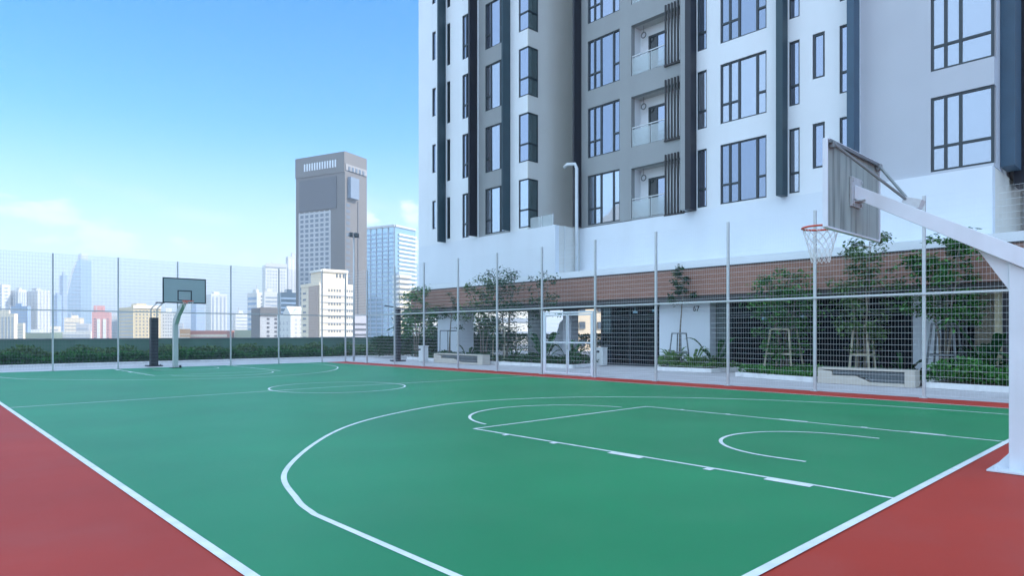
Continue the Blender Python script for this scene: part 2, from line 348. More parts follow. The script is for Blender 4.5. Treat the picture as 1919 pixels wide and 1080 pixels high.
sidef = thing('court_fence', 'long side mesh fence with a double gate between the court and the garden', 'fence', (FXR, 16, 0))
ys = [FYF, 31.25, 28.56, 26.0, 23.36, 20.71, 18.06, 15.36, 12.74, 10.13, 7.53, 4.89, 2.27, -.35, -2.97]
for y in ys: MB().box(FXR-.036, FXR+.036, y-.036, y+.036, 0, FH).box(FXR-.09, FXR+.09, y-.09, y+.09, 0, .012).build('post', M['steel'], sidef, bevel=.006)
GY1, GY0 = 18.06-.12, 15.36+.12
MB().box(FXR-.09, FXR-.047, ys[-1], FYF-.1, MIDZ-.027, MIDZ+.027).build('rail', M['steel'], sidef)
for b, a in zip(ys, ys[1:]):
    gate = abs(b-18.06) < .01
    mesh_panel(sidef, 'y', a+.045, b-.045, FXR, 2.62 if gate else .08, FH-.02)
gt = MB(); 
for y in (GY0, GY1): gt.box(FXR-.03, FXR+.03, y-.03, y+.03, .0, 2.42)
gt.box(FXR-.03, FXR+.03, GY0+.03, GY1-.03, 2.36, 2.42)
gframe = gt.build('gate_frame', M['hoopw'], sidef, bevel=.004)
mid = (GY0+GY1)/2
for a, b in ((GY0+.05, mid-.02), (mid+.02, GY1-.05)):
    lf = MB()
    for y in (a, b): lf.box(FXR-.025, FXR+.025, y-.036, y+.036, .06, 2.33)
    for z in (.085, 1.25, 2.30): lf.box(FXR-.024, FXR+.024, min(a, b)+.028, max(a, b)-.028, z-.025, z+.025)
    lv = lf.build('gate_leaf', M['hoopw'], sidef, bevel=.003)
    mesh_panel(lv, 'y', min(a, b)+.03, max(a, b)-.03, FXR, .11, 2.27)
    MB().box(FXR-.08, FXR-.03, (b if b < mid else a)-.02, (b if b < mid else a)+.02, 1.0, 1.16).build('latch', M['steel'], lv)

# ------------------------------------------------------------------ basketball hoops
def ring_net(root, cx, cy, z, s):
    """orange ring with a plate and a white net; s=+1 when the ring lies on the +y side of the board"""
    r = MB(); n = 32; pts = [(cx + .228*math.cos(2*math.pi*i/n), cy + .228*math.sin(2*math.pi*i/n), z) for i in range(n+1)]
    r.tube(pts, .0135, 8, False); r.build('ring', M['orange'], root, smooth=True)
    p = MB(); yb = cy - s*.375
    p.box(cx-.09, cx+.09, min(yb, yb+s*.012), max(yb, yb+s*.012), z-.10, z+.04)
    p.bar((cx-.07, yb, z-.01), (cx-.12, cy-s*.19, z-.004), .02, .02).bar((cx+.07, yb, z-.01), (cx+.12, cy-s*.19, z-.004), .02, .02)
    p.box(cx-.05, cx+.05, min(yb, yb+s*.15), max(yb, yb+s*.15), z-.02, z-.012)
    p.build('ring_bracket', M['orange'], root)
    nt_ = MB(); rows = 7; K = 12; hh = .46
    def P(i, k):
        t = i/rows; rr = .225*(1-t)**1.1*.55 + .225*.45 + .01*t; a = 2*math.pi*(k + .5*(i % 2))/K
        return (cx + rr*math.cos(a), cy + rr*math.sin(a), z - .01 - hh*t)
    for i in range(rows):
        for k in range(K):
            nt_.tube([P(i, k), P(i+1, k)], .0035, 4, False)
            nt_.tube([P(i, k), P(i+1, k-1 if i % 2 == 0 else k+1)], .0035, 4, False)
    nt_.build('net', M['net'], root)
# near hoop, seen from behind
HX, HB = 9.10, 3.20
nh = thing('basketball_hoop', 'large white basketball hoop seen from behind beside the near baseline', 'basketball hoop', (9.5, 1.45, 0))
bd = MB().box(HX-.90, HX+.90, HB, HB+.035, 2.90, 3.95).build('backboard', M['board'], nh, bevel=.004)
fr = MB(); e = .05
fr.box(HX-.90-.02, HX-.90, HB-.02, HB+.04, 2.89, 3.96).box(HX+.90, HX+.92, HB-.02, HB+.04, 2.89, 3.96)
fr.box(HX-.90, HX+.90, HB-.02, HB+.042, 3.95, 3.975).box(HX-.90, HX+.90, HB-.02, HB+.042, 2.875, 2.90)
fr.build('board_frame', M['hoopw'], bd, bevel=.003)
ms = MB()
for (x0, x1, z0, z1) in ((-.30, .30, 3.48, 3.53), (-.30, .30, 3.06, 3.11), (-.30, -.25, 3.11, 3.48), (.25, .30, 3.11, 3.48)):
    ms.box(HX+x0, HX+x1, HB+.036, HB+.039, z0, z1)
ms.build('target_square', M['black'], bd)
TY0 = 1.40; PXC = 9.50
# post and arm: post box, gusset, sloping tapered beam up to the mounting plate on the board
po = MB(); PW = .13
po.prism([(PXC-PW, 1.62, .0), (PXC-PW, 1.24, .0), (PXC-PW, 1.24, 2.205), (PXC-PW, 1.62, 2.42)], (2*PW, 0, 0))
po.build('post', M['hoopw'], nh, bevel=.008)
ar = MB()
A0 = Vector((PXC, 1.24, 2.60)); 
def beam(xl0, xr0, y0, zb0, zt0, xl1, xr1, y1, zb1, zt1):
    b = MB(); i = 0
    b.v += [(xl0,y0,zb0),(xr0,y0,zb0),(xr0,y0,zt0),(xl0,y0,zt0),(xl1,y1,zb1),(xr1,y1,zb1),(xr1,y1,zt1),(xl1,y1,zt1)]
    b.f += [(0,1,2,3),(7,6,5,4),(0,4,5,1),(1,5,6,2),(2,6,7,3),(3,7,4,0)]
    return b
beam(PXC-PW-.004, PXC+PW+.004, 1.235, 2.20, 2.43, HX-.085, HX+.085, HB-.03, 3.34, 3.52).build('arm', M['hoopw'], nh, bevel=.006)
gu = MB().prism([(PXC-.10, 1.622, 2.10), (PXC-.10, 1.622, 2.44), (PXC-.10, 1.95, 2.61), (PXC-.10, 1.90, 2.56)], (.2, 0, 0)); gu.build('gusset', M['hoopw'], nh)
pl = MB().box(HX-.17, HX+.17, HB-.03, HB-.004, 3.24, 3.62)
for dx in (-.14, .14):
    for dz in (3.28, 3.58): pl.box(HX+dx-.018, HX+dx+.018, HB-.05, HB-.03, dz-.018, dz+.018)
pl.box(HX-.10, HX+.10, HB-.16, HB-.03, 3.30, 3.315)
pl.build('mounting_plate', M['steel'], nh)
bk = Vector((9.23, 2.56, 3.24))
MB().bar(bk + Vector((0, .10, .02)), bk + Vector((0, -.10, -.05)), .15, .11).build('strut_bracket', M['steel'], nh, bevel=.004)
for sx in (-1, 1):
    MB().tube([bk + Vector((sx*.06, .06, .03)), (HX + sx*.80, HB-.05, 3.90)], .018, 8).box(HX+sx*.80-.05, HX+sx*.80+.05, HB-.06, HB-.01, 3.86, 3.94).build('strut', mat('strut_grey', (.20, .23, .24), .45, .06, 8), nh)
MB().box(HX-.90, HX+.90, HB-.05, HB-.021, 3.905, 3.945).build('top_channel', M['fing'], nh)
ft = MB().box(PXC-.30, PXC+.30, 1.02, 1.80, .004, .022)
for sx in (-1, 1): ft.prism([(PXC+sx*.13, 1.42, .022), (PXC+sx*.27, 1.42, .022), (PXC+sx*.13, 1.42, .20)], (0, .015, 0))
for dx in (-.24, .24):
    for yy in (1.10, 1.72): ft.tube([(PXC+dx, yy, .022), (PXC+dx, yy, .05)], .018, 6)
ft.prism([(PXC, 1.62, .022), (PXC, 1.78, .022), (PXC, 1.62, .22)], (.015, 0, 0))
ft.build('base_plate', M['hoopw'], nh)
ring_net(nh, 9.05, HB+.41, 3.02, 1)
# far hoop, facing the camera
FXH, FBY = 9.30, 31.25
fh = thing('basketball_hoop', 'far basketball hoop with grey dark-edged backboard on a bent white post', 'basketball hoop', (9.55, 32.9, 0))
fb = MB().box(FXH-.88, FXH+.88, FBY, FBY+.035, 2.96, 4.03).build('backboard', mat('board_front', (.29, .37, .39), .35, .04, 2), fh)
bf = MB(); t = .05
bf.box(FXH-.90, FXH+.90, FBY-.006, FBY+.04, 4.0, 4.0+t).box(FXH-.90, FXH+.90, FBY-.006, FBY+.04, 2.93, 2.93+t)
bf.box(FXH-.90, FXH-.90+t, FBY-.006, FBY+.04, 2.98, 4.0).box(FXH+.90-t, FXH+.90, FBY-.006, FBY+.04, 2.98, 4.0)
bf.build('board_border', M['frame'], fb)
ts = MB()
for (x0, x1, z0, z1) in ((-.30, .30, 3.46, 3.51), (-.30, .30, 3.04, 3.08), (-.30, -.25, 3.08, 3.46), (.25, .30, 3.08, 3.46)): ts.box(FXH+x0, FXH+x1, FBY-.004, FBY-.001, z0, z1)
ts.build('target_square', M['frame'], fb)
ring_net(fh, FXH+.02, FBY-.40, 3.02, -1)
pp = [(9.40, 32.95, 0.02), (9.40, 32.95, 2.05), (9.44, 32.72, 2.42), (9.50, 32.1, 2.95), (9.50, FBY+.08, 3.45)]
q = MB()
for a, b, w in ((pp[0], pp[1], .24), (pp[1], pp[2], .235), (pp[2], pp[3], .22), (pp[3], pp[4], .20)): q.bar(a, b, w*.8, w, up=(0, 1, 0) if a[0] == b[0] and a[1] == b[1] else (0, 0, 1))
q.build('post', mat('far_post_paint', (.46, .50, .50), .45, .05, 3), fh, bevel=.006)
MB().box(9.18, 9.62, 32.72, 33.18, .0, .02).box(9.52, 9.60, 32.74, 32.80, .02, .12).build('base_plate', M['frame'], fh)
MB().box(9.34, 9.66, FBY+.036, FBY+.08, 3.2, 3.6).build('mounting_plate', M['steel'], fh)
# ------------------------------------------------------------------ lamps
lp = thing('street_lamp', 'black square path lamp with forked top arms left of the far hoop', 'street lamp', (9.10, 35.3, 0))
MB().box(8.94, 9.26, 35.14, 35.46, .02, 2.36).build('column', M['black'], lp, bevel=.01)
MB().box(8.78, 9.42, 34.98, 35.62, 0, .05).tube([(8.86, 35.06, .05), (8.86, 35.06, .09)], .02, 6).tube([(9.34, 35.06, .05), (9.34, 35.06, .09)], .02, 6).build('base_plate', M['black'], lp)
for x in (8.97, 9.23): MB().bar((x, 35.3, 2.36), (x, 35.3, 2.80), .045, .045, up=(0, 1, 0)).bar((x, 35.3, 2.78), (x+.28, 35.3, 3.10), .045, .045, up=(0, 1, 0)).build('arm', M['steel'], lp)
MB().box(9.20, 9.56, 35.2, 35.4, 3.08, 3.13).build('lamp_head', M['black'], lp)
lq = thing('street_lamp', 'slim dark lamp post with a small roof-shaped head near the fence corner', 'street lamp', (20.95, 32, 0))
MB().box(20.83, 21.07, 31.88, 32.12, .06, 3.0).build('column', M['black'], lq, bevel=.01)
MB().box(20.62, 21.28, 31.67, 32.33, 0, .07).build('base_plate', M['black'], lq)
MB().bar((20.25, 32.3, 3.18), (20.95, 31.95, 3.06), .30, .05).bar((20.95, 31.95, 3.06), (21.45, 31.6, 2.98), .30, .05).build('lamp_head', M['black'], lq)
fp = thing('floodlight_pole', 'tall thin pole with a small box cluster on top by the corner of the fences', 'lamp post', (19.2, 33.9, 0))
MB().tube([(19.2, 33.9, 0), (19.2, 33.9, 3.5), (19.2, 33.9, 7.2)], [.07, .055, .04], 10).build('pole', M['steel'], fp, smooth=True)
fl = MB()
for dx, dy in ((-.2, 0), (.08, -.05), (.25, .1)): fl.box(19.2+dx-.09, 19.2+dx+.09, 33.9+dy-.09, 33.9+dy+.09, 7.18, 7.40)
fl.box(18.9, 19.55, 33.88, 33.92, 7.14, 7.18)
fl.build('floodlight', M['fing'], fp)

# ------------------------------------------------------------------ parapet at the deck edge, hedge, kerbs
pw = thing('parapet_wall', 'low grey green parapet wall along the deck edge behind the hedge', 'wall', (5, 42, 0))
MB().box(-30, 37.5, 41.9, 42.1, -.01, 1.26).build('wall', mat('parapet_paint', (.10, .20, .15), .7, .12, 1.2, stain=((.09, .14, .12), .4, 1)), pw)
MB().box(-30, 37.5, 41.86, 42.14, 1.262, 1.32).build('coping', mat('coping_paint', (.16, .20, .20), .6), pw)
def foliage(name, m, x0, x1, y0, y1, z0, z1, n, size, parent=None, seed=1, lump=.3, f=1.3):
    """many small leaves filling a bumpy low volume"""
    r = random.Random(seed); mb = MB()
    for _ in range(n):
        x = r.uniform(x0, x1); y = r.uniform(y0, y1)
        h = z1 * (1 - lump*(.5 + .5*math.sin(x*f*1.7 + y*.9 + seed)*math.cos(y*f*1.3 - x*.6)) - lump*.35*r.random())
        z = z0 + (h - z0) * (1 - r.random()**2 * .9)
        s_ = size*r.uniform(.6, 1.4); a = r.uniform(0, 6.28); el = r.uniform(-.3, 1.1)
        d = Vector((math.cos(a)*math.cos(el), math.sin(a)*math.cos(el), math.sin(el))); w = d.cross(Vector((r.uniform(-1,1), r.uniform(-1,1), 1))).normalized()
        p = Vector((x, y, z)); mb.quad(p, p + d*s_*.5 + w*s_*.28, p + d*s_, p + d*s_*.5 - w*s_*.28)
    return mb.build(name, m, parent)
tag(foliage('hedge', LEAFH, -14, 31, 39.2, 40.3, 0, .72, 28000, .16, seed=3, lump=.6, f=1.1), 'dark green clipped ground hedge along the far paving', 'hedge', kind='stuff')
tag(foliage('tall_hedge', LEAFO, -14, 31, 40.5, 41.5, 0, 1.0, 22000, .16, seed=5, lump=.5), 'lighter green taller planting directly before the parapet wall', 'planting', kind='stuff')
struct(MB().box(-20, 31, 39.0, 41.8, -.009, .06).build('planting_bed_soil', M['soil']))
struct(MB().box(-20, 31.12, 38.86, 39.0, -.009, .10).box(31, 31.12, 39.0, 41.8, -.009, .10).build('bed_kerb', M['kerb']))

# ------------------------------------------------------------------ the apartment building
X1, X2, XG = 25.5, 27.57, 26.3
ab = thing('apartment_building', 'tall white and grey apartment tower on a podium beside the court', 'building', (27, 20, 0))
PITCH, ZB0 = 3.68, 7.50
ZTOP = 110
KMAX = 6
def wall_x(x, depth, y0, y1, z0, z1, holes, m, name='wall'):
    """wall in the plane x (front), thickness depth behind it, with rectangular holes (y0,y1,z0,z1): a grid of boxes kept as one mesh"""
    ysn = sorted({y0, y1} | {v for h in holes for v in h[:2] if y0 < v < y1}); zs = sorted({z0, z1} | {v for h in holes for v in h[2:] if z0 < v < z1})
    mb = MB(); solid = [[not any(h[0] <= (ya+yb)/2 <= h[1] and h[2] <= (za+zb)/2 <= h[3] for h in holes) for za, zb in zip(zs, zs[1:])] for ya, yb in zip(ysn, ysn[1:])]
    ny, nz_ = len(ysn)-1, len(zs)-1; xb = x + depth
    for i in range(ny):
        for j in range(nz_):
            if not solid[i][j]: continue
            ya, yb, za, zb = ysn[i], ysn[i+1], zs[j], zs[j+1]
            mb.quad((x, ya, za), (x, ya, zb), (x, yb, zb), (x, yb, za))
            if i == 0 or not solid[i-1][j]: mb.quad((x, ya, za), (xb, ya, za), (xb, ya, zb), (x, ya, zb))
            if i == ny-1 or not solid[i+1][j]: mb.quad((x, yb, za), (x, yb, zb), (xb, yb, zb), (xb, yb, za))
            if j == 0 or not solid[i][j-1]: mb.quad((x, ya, za), (x, yb, za), (xb, yb, za), (xb, ya, za))
            if j == nz_-1 or not solid[i][j+1]: mb.quad((x, ya, zb), (xb, ya, zb), (xb, yb, zb), (x, yb, zb))
    return mb.build(name, m, ab)
def window_x(x, y0, y1, z0, z1, cols, glass=None, fw=.065, name='window'):
    """window in a wall of plane x. cols = [(fraction, transom height or 0), ...] running from y1 (left in view) to y0"""
    xf0, xf1 = x + .05, x + .14; mb = MB(); gm = MB()
    mb.box(xf0, xf1, y0, y1, z0, z0+fw).box(xf0, xf1, y0, y1, z1-fw, z1)
    mb.box(xf0, xf1, y0, y0+fw, z0+fw, z1-fw).box(xf0, xf1, y1-fw, y1, z0+fw, z1-fw)
    tot = sum(c[0] for c in cols); y = y1
    for i, (c, tr) in enumerate(cols):
        yn = y - (y1-y0)*c/tot
        if i < len(cols)-1: mb.box(xf0+.002, xf1-.002, yn-.05, yn+.05, z0+fw, z1-fw)
        if tr: mb.box(xf0+.004, xf1-.004, yn + (.05 if i < len(cols)-1 else fw), y - (.05 if i else fw), z0+tr-.045, z0+tr+.045)
        y = yn
    f = mb.build(name, M['frame'], ab)
    tl = rnd.uniform(-.004, .004)
    ye = y1
    for c, tr in cols:                       # each light of the window sits at a slightly different angle
        yn = ye - (y1-y0)*c/tot; tl = rnd.uniform(-.010, .010); tw = rnd.uniform(-.006, .006)
        gm.quad((x+.10, ye, z0+.03), (x+.10+tw, yn, z0+.03), (x+.10+tl+tw, yn, z1-.03), (x+.10+tl, ye, z1-.03)); ye = yn
    gm.build('pane', rnd.choice((WINS[0], WINS[0], WINS[1], WINS[2])) if glass is None or glass is WIN else glass, f)
    return f
levels = [ZB0 + PITCH*k for k in range(KMAX)]
# left block, plane X1
hl_white1 = []; hl_grey = []; hl_white2 = []; hl_white0 = []
for k, zb in enumerate(levels):
    hl_white0.append((34.53, 34.92, zb+.9, zb+2.75)); hl_white1 += [(33.0, 33.36, zb+.1, zb+2.75), (31.10, 31.78, zb, zb+2.72)]
    hl_grey.append((28.02, 29.75, zb, zb+2.72)); hl_white2.append((25.97, 26.72, zb, zb+2.72))
PODZ = 7.38
wall_x(X1, .3, 33.45, 36.45, PODZ, ZTOP, hl_white0, M['white_paint'])
wall_x(X1, .3, 30.34, 33.45, PODZ, ZTOP, hl_white1, M['white_paint'])
wall_x(X1+.12, .3, 27.41, 30.34, PODZ, ZTOP, hl_grey, M['taupe'], 'wall')
wall_x(X1, .3, 25.97, 27.41, PODZ, ZTOP, hl_white2, M['white_paint'])
for k, zb in enumerate(levels):
    gl = WIN2 if k == 0 else WIN
    window_x(X1, 34.53, 34.92, zb+.9, zb+2.75, [(1, 0)], gl)
    window_x(X1, 33.0, 33.36, zb+.1, zb+2.75, [(1, 0)], DGL)
    window_x(X1, 31.10, 31.78, zb, zb+2.72, [(1, .85), (1, .85)], gl)
    window_x(X1+.12, 28.02, 29.75, zb, zb+2.72, [(.8, .85), (1.5, 0), (.8, .95)], gl)
    # corner window wrapping round the tower corner
    mb = MB(); z0, z1 = zb, zb+2.72; fw = .07
    for (za, zc) in ((z0, z0+fw), (z1-fw, z1), (z0+.95, z0+1.04)):
        mb.box(X1+.02, X1+.09, 26.05, 26.72, za, zc); mb.box(X1+.02, 26.30, 25.98, 26.05, za, zc)
    mb.box(X1+.02, X1+.09, 26.65, 26.718, z0+fw, z1-fw); mb.box(26.23, 26.298, 25.98, 26.05, z0+fw, z1-fw)
    f = mb.build('window', M['frame'], ab)
    MB().quad((X1+.05, 26.70, z0), (X1+.05, 26.01, z0), (X1+.05, 26.01, z1), (X1+.05, 26.70, z1)).build('pane', gl, f)
    MB().quad((X1+.05, 26.01, z0), (26.28, 26.01, z0), (26.28, 26.01, z1), (X1+.05, 26.01, z1)).build('pane', WING, f)
# return wall of the left block (facing the camera side), with the corner window holes
rw = MB(); yr = 25.97
zz = PODZ
for zb in levels:
    rw.box(X1-.002, 26.30, yr-.004, yr+.05, zz, zb); zz = zb+2.72
rw.box(X1-.002, 26.30, yr-.004, yr+.05, zz, ZTOP)
rw.box(26.30, 31.0, yr, yr+.2, PODZ, ZTOP)
rw.build('return_wall', M['warm'], ab)
# right block, plane X2
ht = []; hw1 = []; hw2 = []; hlv = []
for k, zb in enumerate(levels):
    ht += [(21.24, 23.42, zb, zb+2.72), (17.31, 20.50, zb, zb+2.60)]
    hw1 += [(16.12, 16.62, zb, zb+2.72), (13.24, 15.43, zb, zb+2.72)]
    hw2 += [(11.81, 12.26, zb, zb+2.72), (10.79, 11.28, zb+.87, zb+2.72), (9.62, 10.22, zb, zb+2.72)]
    hlv += [(5.18, 7.09, zb, zb+2.72)]
wall_x(X2, .3, 16.65, 23.95, PODZ+.06, ZTOP, ht, M['taupe'])
wall_x(X2-.10, .3, 12.32, 16.65, PODZ, ZTOP, hw1, M['white_paint'])
wall_x(X2-.10, .3, 9.50, 12.32, PODZ, ZTOP, hw2, M['white_paint'])
wall_x(X2+.05, .3, 5.18, 9.50, PODZ, ZTOP, hlv, M['lav'])
for k, zb in enumerate(levels):
    gl = WIN2 if k == 0 else WIN
    window_x(X2, 21.24, 23.42, zb, zb+2.72, [(.85, .88), (.85, .88), (1.6, 0), (.85, .98)], gl)
    window_x(X2-.10, 16.12, 16.62, zb, zb+2.72, [(1, .85)], WIN)
    window_x(X2-.10, 13.24, 15.43, zb, zb+2.72, [(.85, .88), (.85, .88), (1.6, 0), (.85, .98)], WIN)
    window_x(X2-.10, 11.81, 12.26, zb, zb+2.72, [(1, .85)], WIN)
    window_x(X2-.10, 10.79, 11.28, zb+.87, zb+2.72, [(1, 0)], WIN, fw=.09)
    window_x(X2-.10, 9.62, 10.22, zb, zb+2.72, [(1, .85)], WIN)
    # big corner window
    f = window_x(X2+.05, 5.20, 7.09, zb, zb+2.72, [(.75, .9), (.75, .9), (1.6, .9)], WIN, fw=.08)
    # balcony: ceiling, side wall, back wall with sliding door, glass rail, slatted screen
    xb = X2 + .80; bz, tz = zb, zb+2.60
    MB().box(X2+.02, xb, 17.31, 20.49, bz-.18, bz+.0).build('balcony_floor', M['taupe'], ab)
    MB().box(X2+.3, xb, 20.50, 20.60, bz, tz).box(xb, xb+.1, 19.98, 20.60, bz, tz).box(xb, xb+.1, 18.9, 19.98, bz+2.12, tz).box(xb, xb+.1, 17.31, 18.9, bz, tz).box(X2+.3, xb, 17.22, 17.31, bz, tz).build('balcony_wall', M['white_paint'], ab)
    MB().box(X2+.3, xb, 17.31, 20.50, tz, tz+.1).build('balcony_ceiling', mat('ceiling_paint', (.5, .5, .5), .8), ab)
    d = MB().box(xb-.03, xb+.04, 19.88, 19.98, bz, bz+2.12).box(xb-.03, xb+.04, 18.9, 19.88, bz+2.0, bz+2.12).box(xb-.03, xb+.04, 19.42, 19.50, bz, bz+2.0).box(xb-.03, xb+.04, 18.9, 18.98, bz, bz+2.0).box(xb-.025, xb+.035, 18.98, 19.42, bz, bz+.06).build('balcony_door', M['frame'], ab)
    MB().box(xb, xb+.02, 19.50, 19.88, bz, bz+2.0).build('pane', DGL, d); MB().box(xb+.005, xb+.02, 18.98, 19.42, bz+.06, bz+2.0).build('pane', WIN, d)
    r_ = MB().box(X2+.04, X2+.09, 18.45, 20.48, bz+.98, bz+1.03)
    r_.box(X2+.05, X2+.08, 20.44, 20.47, bz, bz+.98).box(X2+.05, X2+.08, 19.30, 19.33, bz, bz+.98).box(X2+.05, X2+.08, 18.47, 18.50, bz, bz+.98)
    rail = r_.build('balcony_rail', M['steel'], ab)
    MB().box(X2+.02, X2+.035, 19.34, 20.43, bz+.02, bz+.90).build('glass_panel', RAILG, rail); MB().box(X2+.02, X2+.035, 18.51, 19.29, bz+.02, bz+.90).build('glass_panel', RAILG, rail)
    sc_ = MB()
    for i in range(7):
        y = 18.40 - i*.175; sc_.box(X2-.075, X2-.005, y-.036, y+.036, zb-.10, zb+2.88)
    sc_.box(X2-.11, X2+.04, 17.29, 18.46, zb-.16, zb-.08)
    sc_.build('slat_screen', M['brown'], ab)
    MB().tube([(X2+.45, 20.05, tz), (X2+.45, 20.05, tz-.35)], .012, 6).tube([(X2+.45, 20.05+.14*math.cos(a), tz-.49+.14*math.sin(a)) for a in [i*math.pi/8 for i in range(17)]], .03, 6, False).build('pendant_lamp', M['fing'], ab)
# fins: thin vertical plates standing out of the facade
def fin(xw, y, z0, out=.60, th=.10, m=None, ztop=ZTOP):
    return MB().box(xw-out, xw-.002, y, y+th, z0, ztop).build('fin', m or M['fin'], ab)
fin(X1, 33.45, 7.40, th=.12, m=M['fin']); fin(X1, 30.34, 7.45, th=.14, m=M['black']); fin(X1, 27.41, 7.45, th=.10, m=M['fin'])
fin(X2, 23.87, 7.45, th=.12, m=M['black']); fin(X2-.1, 16.65, 7.40, out=.52, th=.30, m=M['black'])
fin(X2-.1, 12.31, 7.40, out=.50, th=.28, m=M['fin']); fin(X2-.1, 9.47, 7.35, out=.60, th=.26, m=M['finb'])
MB().box(X2-.62, X2-.002, 16.951, 17.20, 7.42, ZTOP).build('fin_casing', M['taupe'], ab)
# right hand corner of the tower and the wing beyond, out of sight
MB().box(X2+.35, X2+1.2, 5.18, 5.26, PODZ, ZTOP).build('return_wall', M['lav'], ab)
MB().box(28.5, 29.6, 4.75, 5.17, 7.50, ZTOP).build('fin', M['finb'], ab)
MB().box(30.1, 31.0, 4.35, 5.05, 7.05, ZTOP).build('fin', M['black'], ab)
wg = MB().box(31.8, 52, -60, 4.0, 4.5, ZTOP).build('wing', M['lav'], ab)
# solid core of the tower behind its facades
MB().box(31.0, 50, 3.9, 36.3, 7.4, ZTOP).box(X1+.31, 31.0, 26.2, 36.40, 7.4, ZTOP).box(29.2, 31.0, 5.3, 24.1, 7.42, ZTOP).build('core_wall', M['warm'], ab)
# podium: parapet walls, ledge, brick fascia, recessed beams coloured dark for the shadow there
LZ = 4.50
MB().box(X1, X1+.3, 23.92, 36.45, LZ+.30, PODZ).build('podium_wall', M['white2'], ab)
MB().box(X1+.302, X2+.3, 23.92, 24.12, LZ+.30, PODZ-.002).build('podium_return_wall', M['warm'], ab)
MB().box(X2-.10, X2+.3, 5.20, 23.915, LZ+.02, PODZ).build('podium_wall', M['white2'], ab)
MB().box(X2+.3, 34, 5.20, 5.40, -.005, PODZ-.002).build('podium_side_wall', mat('side_wall', (.66, .64, .58), .75, .04, .5, bump=.08, bscale=25), ab)
MB().box(X1-.02, 31, 2.0, 36.5, LZ-.02, LZ+.29).build('podium_ledge', M['white_paint'], ab)
MB().box(X1-.03, X1+.1, 2.0, 37.4, LZ-.075, LZ-.022).build('fascia_trim', M['fascia_line'], ab)
MB().box(X1, X1+.25, 2.0, 37.35, 3.26, LZ-.076).build('brick_fascia', BRICK, ab)
MB().box(X1+.05, X1+.6, 2.0, 37.3, 3.06, 3.258).build('fascia_shadow_beam', M['fascia_line'], ab)  # dark colour paints in the shadow band below the brick
MB().box(X1+.26, 33.5, 2.0, 37.3, 3.262, 3.45).build('undercroft_ceiling', mat('soffit_paint', (.32, .33, .34), .8, .05, 1), ab)
MB().box(X1+.26, X1+.9, 17.9, 37.2, 2.86, 3.056).build('soffit_shadow_beam', M['dark'], ab)  # lower strip of the same painted shadow band
# glass balustrade on the terrace behind the podium parapet
bl = MB().box(X1+.12, X1+.14, 24.2, 25.9, PODZ+.02, PODZ+.62).build('terrace_glass', RAILG, ab)
MB().box(X1+.10, X1+.16, 25.0, 25.04, PODZ, PODZ+.66).box(X1+.10, X1+.16, 24.16, 24.2, PODZ, PODZ+.66).build('rail_post', M['steel'], bl)
# downpipe in the recess
MB().tube([(26.75, 24.42, 10.72), (26.78, 24.2, 10.86), (26.95, 23.80, 10.84), (27.0, 23.72, 10.6), (27.0, 23.72, 8.0), (27.0, 23.72, 4.79)], .095, 12).build('downpipe', M['pot'], ab, smooth=True)
MB().tube([(26.2, 23.86, PODZ), (26.2, 23.86, 4.79)], .02, 6).build('cable_pipe', M['pot'], ab)
# undercroft: columns, white walls, lobby glazing
def col_(y0, y1, m, x0=XG, x1=XG+.7, name='column', z1=3.26): return MB().box(x0, x1, y0, y1, -.005, z1).build(name, m, ab)
col_(33.1, 35.4, M['white2'], XG, XG+1.2)
MB().tube([(XG+.4, 26.6, 0), (XG+.4, 26.6, 3.26)], .43, 20).build('column', mat('column_grey', (.25, .28, .28), .7, .05, 1), ab, smooth=True)
col_(23.95, 24.55, M['lav'], XG+.5, XG+1.1)
MB().prism([(XG+2, 25.0, 0), (XG+2, 27.0, 0), (XG+2, 26.2, 2.2), (XG+2, 25.0, 3.1)], (.2, 0, 0)).build('slanted_wall', M['white2'], ab)
col_(15.28, 17.92, M['white2'], XG, XG+.9, 'white_wall')
col_(14.45, 15.27, mat('grey_panel', (.10, .13, .135), .5, .1, 1), XG+.5, XG+.9, 'grey_panel')
col_(6.48, 7.30, M['white2'], XG, XG+.9, 'white_wall')
col_(3.2, 4.9, mat('cream_wall', (.74, .66, .44), .7, .05, 1), XG-.1, XG+.5, 'cream_wall')
col_(4.91, 5.75, mat('cream_wall2', (.50, .45, .33), .7, .05, 1), XG+1.4, XG+1.9, 'cream_wall')
MB().box(XG-.3, XG-.12, 4.45, 4.66, 0, 3.05).build('door_post', M['black'], ab)
def lobby(y0, y1, nm=4, x=XG+.25, gl=DGL):
    f = MB().box(x-.04, x+.04, y0, y1, 0, .08).box(x-.04, x+.04, y0, y1, 3.16, 3.255).box(x-.04, x+.04, y0, y1, 2.35, 2.42)
    for i in range(nm+1):
        y = y0 + (y1-y0)*i/nm; f.box(x-.045, x+.045, y-.03, y+.03, .08, 3.16)
    o = f.build('lobby_glazing', M['frame'], ab)
    for i in range(nm):
        a = y0 + (y1-y0)*i/nm; b = y0 + (y1-y0)*(i+1)/nm
        MB().box(x-.006, x+.006, a+.02, b-.02, .05, 3.2).build('pane', gl, o)
LOB = clearglass('lobby_pane', (.17, .25, .32), .035)
lobby(17.98, 21.6, 2, gl=LOB); lobby(7.32, 14.44, 4, gl=LOB); lobby(5.76, 6.46, 1, gl=LOB)
MB().box(33.4, 33.6, 2.0, 21.6, 0, 3.26).box(XG+1, 33.4, 21.5, 21.6, 0, 3.26).build('lobby_back_wall', mat('lobby_wall', (.07, .085, .10), .7, .1, 1), ab)
